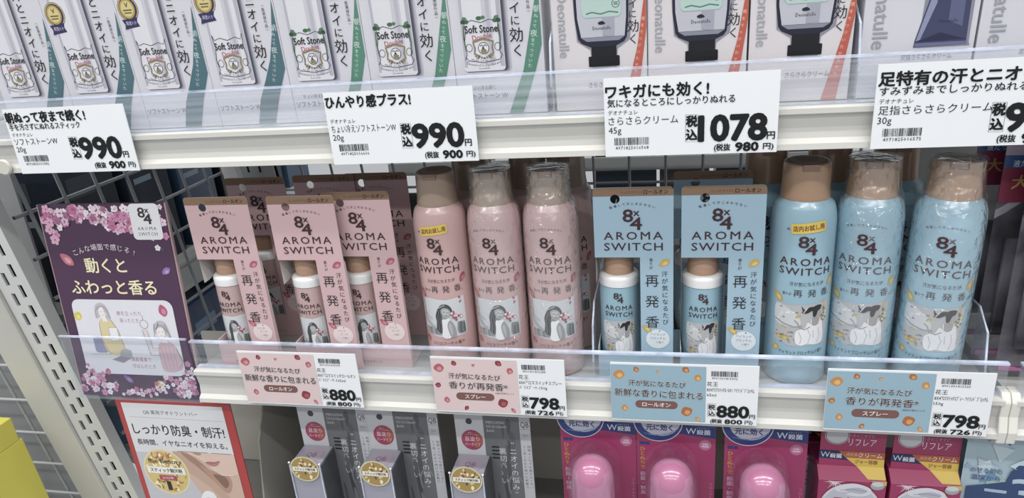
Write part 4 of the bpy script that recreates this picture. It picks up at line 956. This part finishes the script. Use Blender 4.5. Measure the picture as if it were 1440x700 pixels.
# ------------------------------------------------------------------ magenta blister packs with pink domed sticks
def dome_pack():
    t = thing('blister_pack', 'magenta blister pack with pink dome cap, leftmost of three', 'deodorant pack', (.0449, .0200, -.2095), 'magenta blister packs')
    W, H = .0655, .187
    MB().box(0, W, 0, .0008, 0, H).build('back_card', mat('#a81e63', .4, coat=.3, var=.03), t)
    p = Print(); NV = '#26377e'
    p.poly([(33, 0), (65.4, 0), (65.4, 21), (33, 17)], NV, 'printed_band', 1); p.poly([(36, 0), (65.4, 0), (65.4, 10.5), (36, 8.0)], '#3558a0', 'printed_band', 2)
    p.text('高密着リキッド', 41, 7, 3.3, '#c6d2e8', .01, 21); p.text('W', 41, 14.0, 8.6, '#cfe0f2', .0, 8.5); p.text('殺菌', 50, 15, 5.2, '#dfe6f2', .02, 11); p.text('デオドラント', 50, 11, 1.7, '#dfe6f2', 0, 10)
    p.ell(18, 6, 20, 19.5, '#27418c', 'printed_medallion', 3, 44); p.ring(18, 6, 20.2, 19.7, .8, '#d5d7e0', 'printed_medallion', 4, 44); p.ell(20, 4.8, 16.6, 15.5, '#c6c9d8', 'printed_medallion', 5, 40)
    p.text('ニオイの', 18, 3.5, 7.4, '#b02c50', .03, 22, 'c', lay=7); p.text('元に効く', 19, 12, 6.6, '#27418c', .03, 22, 'c', lay=7)
    p.line([(6, 18), (16, 20), (27, 18), (34, 13)], .7, '#5f86c0', 'printed_medallion', 6); p.line([(10, 19), (20, 19.2), (31, 15)], .5, '#8fb0d8', 'printed_medallion', 6)
    p.rect(2.4, 27, 4.6, 3, NV, 'lettering', 1); p.rect(7.4, 27, 3.4, 3, NV, 'lettering', 1)
    p.vtext('ひとぬりで', 5.0, 32, 4.9, '#d9942e', .03, .98); p.vtext('殺菌・制臭', 5.0, 58, 4.9, '#d9a8c8', .02, 1.02)
    p.ring(57, 27.5, 4.6, 4.9, .4, '#d8a8c4', 'printed_badge', 3, 30); p.ell(57, 27.5, 3.9, 4.2, '#c878a4', 'printed_badge', 2, 24); p.text('24h', 57, 26.6, 3.1, '#eed6e4', .02, None, 'c', lay=4); p.rect(54, 28.8, 6, .7, '#eed6e4', 'printed_badge', 4)
    p.vtext('フローラルの香り', 62.4, 66, 3.2, '#d890b8', 0, 1.1)
    p.build(t, flat(0, H, 0), rough=.35, coat=.3)
    R = .0178; cx, cy = .0290, -.0205
    fl = lambda r, z, a: r * (1 + .035 * (math.cos(a * 11) if z < .136 else 0) * min(1, max(0, (.136 - z) / .012)))
    prof = [(R * 1.01, .088)] + [(R * 1.0, .088 + .05 * k / 8) for k in range(1, 9)] + [(R * math.cos(a), .138 + R * 1.02 * math.sin(a)) for a in [PI / 2 * k / 12 for k in range(1, 12)]] + [(0, .138 + R * 1.02)]
    st = bpy.data.objects.new('deodorant_stick', None); COL.objects.link(st); st.parent = t; st.location = (cx, cy, 0)
    MB().lathe(prof, 66, rf=fl).build('dome_cap', mat('#c0709a', .22, coat=.7, var=.04), st, True)
    MB().lathe([(0, .002), (.0185, .002), (.0195, .01), (.0198, .088), (.0190, .0945), (.0175, .0950)], 48).build('stick_body', mat('#e4dbe2', .3, coat=.3), st, True)
    R2 = .0205; n = 26
    # blister: arch shaped clear shell with a flange
    f = MB(); rows = []
    arch = [(cx - R2 * 1.12, 0.004), (cx - R2 * 1.12, .05), (cx - R2 * 1.12, .10), (cx - R2 * 1.1, .135)] + [(cx - R2 * 1.1 * math.cos(PI * k / 10), .138 + R2 * 1.12 * math.sin(PI * k / 10)) for k in range(1, 10)] + [(cx + R2 * 1.1, .135), (cx + R2 * 1.12, .10), (cx + R2 * 1.12, .05), (cx + R2 * 1.12, .004)]
    ccx, ccz = cx, .07
    for s_, y in ((1.0, -.0005), (.985, -.010), (.95, -.022), (.88, -.032), (.72, -.0395), (.40, -.0415)):
        rows.append([(ccx + (x - ccx) * s_, y, ccz + (z - ccz) * (s_ if z > ccz else 1)) for x, z in arch])
    vs = [v for rr in rows for v in rr]; m_ = len(arch)
    fs = [(i * m_ + k, i * m_ + k + 1, (i + 1) * m_ + k + 1, (i + 1) * m_ + k) for i in range(len(rows) - 1) for k in range(m_ - 1)] + [tuple(range((len(rows) - 1) * m_, len(rows) * m_))]
    f.add(vs, fs).build('blister', BLIST, t, True)
    return t
dp = dome_pack()
dup(dp, (.1110, .0200, -.2095), 'magenta blister pack with pink dome cap, middle of three')
dup(dp, (.1837, .0200, -.2095), 'magenta blister pack with pink dome cap, beside the magenta cream packs')

# ------------------------------------------------------------------ magenta cream packs
def cream_pack():
    t = thing('cream_pack', 'magenta cream pack with yellow corner and white oval, left one in front', 'cream pack', (.2590, .0200, -.2095), 'magenta cream packs')
    W, H = .0520, .177
    m = mat('#a9205f', .4, coat=.3, var=.03)
    MB().box(.0012, W - .0012, .0060, .0072,   .1200, H).build('header_card', m, t)
    f = MB(); f.prism([(-.0035, 0), (.040, 0), (.040, .1380), (.0072, .1420), (.0062, .1420), (-.0035, .1340)], 0, W, lambda u, v, q: (q, u, v)); f.build('box', m, t, bevel=.0005)
    p = Print()
    zt = 36.0
    p.ell(13.5, 5.5, 9.4, 8.8, '#c9c9cf', 'printed_medallion', 1, 36); p.ring(13.5, 5.5, 8.6, 8.0, .5, '#3c3034', 'printed_medallion', 2, 36)
    p.text('わきのニオイに', 32, 5.2, 3.4, '#e2b8cc', 0, 20, 'c'); p.text('リフレア', 33, 11.6, 8.2, '#eadfe6', .0, 21, 'c', res=2)
    p.build(t, flat(0, H, .0060), rough=.4, coat=.2)
    q = Print()       # slanted and lower front of the box, measured from the fold at z=.152
    q.poly([(1, -14.5), (17, -14.5), (24, -5.5), (1, -6.8)], '#26315e', 'printed_band', 1); q.text('W', 2, -10.6, 7.4, '#c6dcec', 0, 7.2); q.text('殺菌', 9.4, -9.6, 4.8, '#e4e8f0', .02, 9)
    q.poly([(15.8, -14.5), (51, -14.5), (51, -8.0), (21, -8.4)], '#bf5f31', 'printed_band', 1); q.text('高密着', 22, -11.6, 3.0, '#e6c49a', 0, 8.5); q.text('クリーム', 31, -11.2, 5.2, '#f2e4d8', .02, 18)
    q.poly([(21.5, -8.2), (51, -7.8), (51.5, 6.5), (38, 6.5)], '#e0bd2e', 'printed_band', 1); q.text('ジャー容器', 29, -4.6, 4.4, '#8a5a2e', .02, 17)
    def s_map(x, y, e):       # y<0 lies on the header plane, y>=0 on the box front
        if y < 0: return (x * .001, .0060 - e, .1420 - y * .001)
        if y < 8: return (x * .001, .0060 - (.0095) * (y / 8) - e, .1420 - y * .001)
        return (x * .001, -.0035 - e, .1420 - y * .001)
    q.build(t, s_map, cuty=(.001, 8), rough=.4, coat=.2)
    q = Print()
    q.poly([(40.5, -1.5), (51.8, -1.5), (51.8, 2.6), (43, 2.6)], '#e0bd2e', 'printed_band', 1)
    q.ell(44, -2.4, 5.2, 5.2, '#a9a9ae', 'printed_jar', 2, 24) if 0 else None
    ctr = (28.5, 31)
    for k in range(14):
        a = 2 * PI * k / 14; L_ = 9 if k % 2 else 5.5
        q.poly([(12.5 + .7 * math.cos(a + 1.57), 1.5 + .7 * math.sin(a + 1.57)), (12.5 + L_ * math.cos(a), max(.2, 1.5 + L_ * math.sin(a) * .9) if math.sin(a) < 0 else 1.5 + L_ * math.sin(a)), (12.5 - .7 * math.cos(a + 1.57), 1.5 - .7 * math.sin(a + 1.57))], '#e9cfdc', 'printed_star', 1)
    q.ell(25.5, 27, 23.5, 25.0, '#d9dae2', 'printed_oval', 2, 48); q.ell(25.5, 28, 21.8, 23.5, '#c3c6d2', 'printed_oval', 3, 44)
    q.poly([(4.2, 18), (10, 19), (9, 30), (12, 44), (7, 38), (3.6, 28)], '#27306a', 'printed_oval', 4)
    q.blob([(13, 6), (26, 1.5), (38, 4.5), (41, 10), (34, 14), (22, 13), (26, 10), (16, 10.5)], '#dfe0e8', 'printed_cream', 5); q.blob([(20, 8), (30, 5.4), (38, 8), (34, 11.5), (26, 10.4)], '#b9bccb', 'printed_cream', 6); q.line([(17, 9), (27, 7.4), (37, 9)], .5, '#8f93a8', 'printed_cream', 7)
    q.ell(45, 2.6, 5.4, 4.2, '#aaaab2', 'printed_jar', 3, 24); q.ell(45, 1.0, 4.6, 2.4, '#d6d6da', 'printed_jar', 4, 24)
    q.text('ワキガ', 25, 19.5, 8.4, '#b02462', .03, 24, 'c', lay=6); q.text('などの', 38, 21.6, 2.8, '#3a2a40', .03, 8); q.text('ニオイ', 25, 28.5, 8.8, '#b02462', .03, 25, 'c', lay=6); q.text('の', 38.5, 30, 3.6, '#3a2a40', .03)
    q.build(t, lambda x, y, e: (x * .001, -.0035 - e, .1340 - y * .001), rough=.4, coat=.2)
    return t
cpk = cream_pack()
dup(cpk, (.3140, .0200, -.2095), 'magenta cream pack with yellow corner and white oval, right one')
dup(cpk, (.2440, .0620, -.2170 + .0005), 'magenta cream pack in shade behind and left of the front cream packs')

# ------------------------------------------------------------------ icy blue pouch at lower right
t = thing('cooling_sheet_pouch', 'icy blue pouch marked minus three degrees at the lower right', 'pouch', (.3665, .0180, -.2095))
f = MB(); n = 12; W, H = .115, .187
vs = []; 
for j in range(n + 1):
    for i in range(n + 1):
        u, v = i / n, j / n; b = .008 * math.sin(PI * u) * math.sin(PI * min(1, v * 1.2)) ** .5 if v * 1.2 < 1 else 0
        vs.append((W * u, .004 - b, H * v))
g = MB().add(vs, [(j * (n + 1) + i, j * (n + 1) + i + 1, (j + 1) * (n + 1) + i + 1, (j + 1) * (n + 1) + i) for j in range(n) for i in range(n)])
g.add([(x, .020 - (y - .004), z) for x, y, z in vs], [(j * (n + 1) + i, (j + 1) * (n + 1) + i, (j + 1) * (n + 1) + i + 1, j * (n + 1) + i + 1) for j in range(n) for i in range(n)])
g.build('pouch_body', mat('#a9c3d0', .28, coat=.5, var=.08, scale=40.), t, True)
p = Print(); r = random.Random(21)
def pf_(x, y, e):
    u, v = x / 115., 1 - y / 187.; b = .008 * math.sin(PI * u) * math.sin(PI * min(1, v * 1.2)) ** .5 if 0 < v * 1.2 < 1 else 0
    return (x * .001, .004 - b - .0004 - e, H - y * .001)
for k in range(26):
    x, y = r.random() * 100, 4 + r.random() * 42; s_ = 3 + r.random() * 8; a = r.random() * 6
    p.poly([(x + s_ * math.cos(a), y + s_ * math.sin(a)), (x + s_ * math.cos(a + 2), y + s_ * .6 * math.sin(a + 2)), (x + s_ * .7 * math.cos(a + 4), y + s_ * math.sin(a + 4))], r.choice(['#8fb2c8', '#c3d8e0', '#6d98b8', '#b3c4d4', '#9fc0b8']), 'printed_crystals', 1 + k % 4)
NV = '#2f4a7c'
p.poly([(4, 54), (30, 46), (33, 37), (38, 32), (46, 30), (56, 33), (62, 41), (115, 40), (115, 187), (4, 187)], NV, 'printed_panel', 6)
p.text('−', 17, 55, 20, '#a9c2d8', .03, 14, lay=8); p.text('3', 34, 54, 34, '#b9cde0', .01, 18, lay=8, res=3); p.text('℃', 55, 53, 30, '#b9cde0', .0, 30, lay=8, res=3)
p.text('のせる前の', 5, 38, 5.2, '#45699a', .01, 22, lay=7); p.text('温度から', 6, 44.5, 5.2, '#45699a', .01, 20, lay=7)
p.text('ひや', 57, 18.0, 3.0, '#2a3040', .01, 6, lay=7)
p.line([(24, 3), (31, 9)], 2.2, '#2c4f86', 'printed_crystals', 6); p.line([(29, 14), (34, 3)], 2.2, '#2c4f86', 'printed_crystals', 6); p.line([(48, 3), (50, 14)], 2.6, '#2c4f86', 'printed_crystals', 6); p.line([(58, 9), (66, 4)], 2.2, '#20242c', 'printed_crystals', 6)
p.build(t, pf_, cut=(0, 115, 8), cuty=[8 * k for k in range(1, 23)], rough=.3, coat=.4)

# ------------------------------------------------------------------ hanging pouches at the right edge
def hang_pack(i, loc, label):
    t = thing('hanging_pouch', label, 'pouch', loc, 'hanging pouches with blue and magenta headers')
    H = .167; W = .085
    MB().box(0, W, 0, .0008, H - .042, H).build('header_card', mat('#8e2348', .4, var=.03), t)
    p = Print(); p.poly([(0, 0), (85, 0), (85, 15), (0, 11)], '#b59fb4', 'printed_band', 1); p.poly([(0, 7), (85, 9), (85, 20), (0, 16)], '#2c5a94', 'printed_band', 2)
    p.text('液たっぷりうるおい', 6, 13.4, 5.4, '#cfe0f0', .02, 40); p.text('大容量', 7, 27, 11, '#c8a24a', .02, 34); p.text('○', 22, 38, 3, '#e6dfe2', 0)
    p.build(t, flat(0, H, 0), rough=.35, coat=.3)
    # crumpled translucent body
    n, m_ = 10, 20; vs = []; r = random.Random(i + 40)
    for s_ in (1, -1):
        for j in range(m_ + 1):
            for k in range(n + 1):
                u, v = k / n, j / m_
                b = (.0085 * math.sin(PI * u) ** .7 * math.sin(PI * v) ** .5) if 0 < u < 1 and 0 < v < 1 else 0
                b += .0016 * math.sin(u * 17 + v * 9 + i) * (1 if 0 < u < 1 and 0 < v < 1 else 0)
                vs.append((W * u, .0012 - s_ * b, (H - .042) * v))
    N_ = (n + 1) * (m_ + 1); f = MB()
    f.add(vs, [(q * N_ + j * (n + 1) + k, q * N_ + j * (n + 1) + k + 1, q * N_ + (j + 1) * (n + 1) + k + 1, q * N_ + (j + 1) * (n + 1) + k) for q in (0, 1) for j in range(m_) for k in range(n)])
    f.build('pouch_body', POUCH, t, True)
    MB().box(.002, W - .002, .0002, .0020, .001, .0045).build('zip_strip', mat('#b06a9c', .4), t)
    MB().box(.010, W - .010, -.0010, .0030, .020, H - .070).build('folded_sheets', mat('#b6b3ba', .8, var=.06, scale=12.), t, bevel=.0012)
    return t
hang_pack(0, (.3590, .066, .0350), 'translucent lilac pouch with a magenta header, first one right of the blue cans')
hang_pack(1, (.3700, .048, .0270), 'translucent lilac pouch, middle of the overlapping three at right')
hang_pack(2, (.3800, .030, .0230), 'translucent lilac pouch cut by the right edge, frontmost of three')

t = thing('white_back_sheet', 'plain white sheet standing behind the lilac pouches and last blue can', 'panel', (.345, .150, .0152))
MB().box(0, .25, 0, .003, 0, .185).build('sheet', mat('#dadad6', .5, var=.02), t)
MB().box(0, .25, -.012, 0, 0, .003).build('folded_foot', mat('#dadad6', .5, var=.02), t)

# ================================================================== BEHIND THE WIRE PANELS
def bgbox(name, x, y, z, w, d, h, col, label, cat='box', rz=0, rough=.45, stripe=None):
    t = thing(name, label, cat, (x, y, z), None, (0, 0, rz))
    MB().box(0, w, 0, d, 0, h).build('carton_body', mat(col, rough, coat=.2, var=.2, scale=30.), t, bevel=.001)
    if stripe:
        p = Print()
        for (a, b, c_, e_, s_) in stripe: p.rect(a, b, c_, e_, s_, 'printed_band', 1)
        p.build(t, flat(0, h, 0)); q = Print()
        for (a, b, c_, e_, s_) in stripe: q.rect(a * d / w, b, c_ * d / w, e_, s_, 'side_print', 1)
        q.build(t, lambda X_, Y_, E_: (w + E_, X_ * .001, h - Y_ * .001))
    return t
bgs = thing('far_shelf', 'pale shelf beyond the wire grid, seen behind the purple sign', 'shelf', (-1.05, .0, -.03))
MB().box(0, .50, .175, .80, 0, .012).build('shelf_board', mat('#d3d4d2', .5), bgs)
MB().box(.48, .50, .175, .80, -.03, 0).build('front_lip', mat('#d3d4d0', .4), bgs)
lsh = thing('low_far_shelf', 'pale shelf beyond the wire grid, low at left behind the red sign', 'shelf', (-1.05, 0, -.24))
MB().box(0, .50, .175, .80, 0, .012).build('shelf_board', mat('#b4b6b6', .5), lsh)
rnd = random.Random(9)
NAVY = ['#1c2533', '#222c3c', '#2b4a68', '#1a2028', '#26303e', '#35506b']
lab = ['dark navy carton behind the wire grid, nearest the upright', 'dark navy carton behind the wire grid above the purple sign', 'slate blue carton behind the wire grid above the purple sign', 'black carton behind the grid between sign and pink packs', 'dark blue carton farther back behind the grid', 'blue carton at the far end behind the grid']
y = .21
for i in range(6):
    w_ = .10
    bgbox('navy_carton', -.70, y, -.0175, .12, .085, .19 + .02 * (i % 2), NAVY[i], lab[i], stripe=[(10, 30 + 8 * i, 60, 26, '#3d5f80' if i % 2 else '#46505c'), (20, 80, 50, 8, '#8fa3b5')]); y += .105
wp = tag(MB().prism([(0, -.012), (.016, -.012), (.045, -.20), (.024, -.20)], 0, .012, lambda u, v, q: (u * 1.2, q, v)).build('white_strut', mat('#d6d8d6', .4)), 'slanted white strut seen through the wire grid above the purple sign', 'strut')
wp.location = (-.520, .42, .215)
# low at left
bgbox('pale_blue_carton', -.66, .20, -.2275, .12, .10, .17, '#7aa3c4', 'light blue carton low behind the grid left of the red sign', stripe=[(10, 20, 80, 40, '#3a5f92'), (10, 90, 60, 20, '#c8d6de')])
bgbox('navy_blue_carton', -.66, .31, -.2275, .12, .10, .15, '#26406a', 'dark blue carton low behind the grid beside the purple sign', stripe=[(20, 30, 60, 20, '#7f9fc4')])
bgbox('grey_carton', -.66, .42, -.2275, .12, .10, .17, '#6e7a86', 'grey carton low behind the grid, farther back')
# clutter in the gap between the purple sign and pink pack
for i, (x, y, z, w_, h_, c_, l) in enumerate([(-.445, .445, .0155, .05, .030, '#7a8a96', 'grey-blue small carton at the back between sign and pink pack'), (-.39, .46, .0155, .04, .022, '#8a3a50', 'small crimson carton lying at the back between sign and pink pack'), (-.345, .45, .0155, .05, .036, '#a9b4bc', 'small pale carton at the back behind the leftmost pink pack')]):
    bgbox('small_carton', x, y, z, w_, .03, h_, c_, l, stripe=[(4, 6, w_ * 700, 7, '#c9ced2')])
# beyond the back grid
bb = thing('back_crossbar', 'pale crossbar behind the back wire grid under the upper shelf', 'beam', (-.3, .56, .075))
MB().box(0, 1.0, 0, .006, -.028, -.008).build('crossbar', mat('#a3a6a6', .5), bb); MB().box(0, 1.0, .007, .012, -.13, -.06).build('dark_board', mat('#2f3335', .6), bb)
for i, x in enumerate((-.22, -.08, .03, .13, .215, .31)):
    bgbox('dark_carton', x, .60, -.05, .075 + .01 * (i % 3), .06, .135 + .008 * (i % 2), ['#22303d', '#3b4247', '#2a3744', '#4a4340', '#243444', '#3a4046'][i], 'dark carton beyond the back grid, ' + ['behind the leftmost pink packs', 'behind the first pink spray can', 'behind the pink spray cans', 'behind the first blue roll-on pack', 'behind the second blue roll-on pack', 'behind the blue spray cans'][i], stripe=[(6, 10, 40, 9, '#5f7482'), (10, 26, 30, 5, '#7d8a90')])
# yellow box at bottom left
yt = thing('yellow_box', 'bright yellow box in the bottom left corner of the photo', 'box', (-.657, -.02, -.350))
MB().prism([(0, 0), (.0885, 0), (.0705, .232), (0, .232)], .0, .08, lambda u, v, q: (u, q, v)).build('box_body', mat('#d9cf1c', .4, var=.03), yt, bevel=.001)
MB().box(-.0, .0705, .004, .076, .2322, .262).build('lid_flap', mat('#d9cf1c', .4, var=.03), yt, bevel=.001)
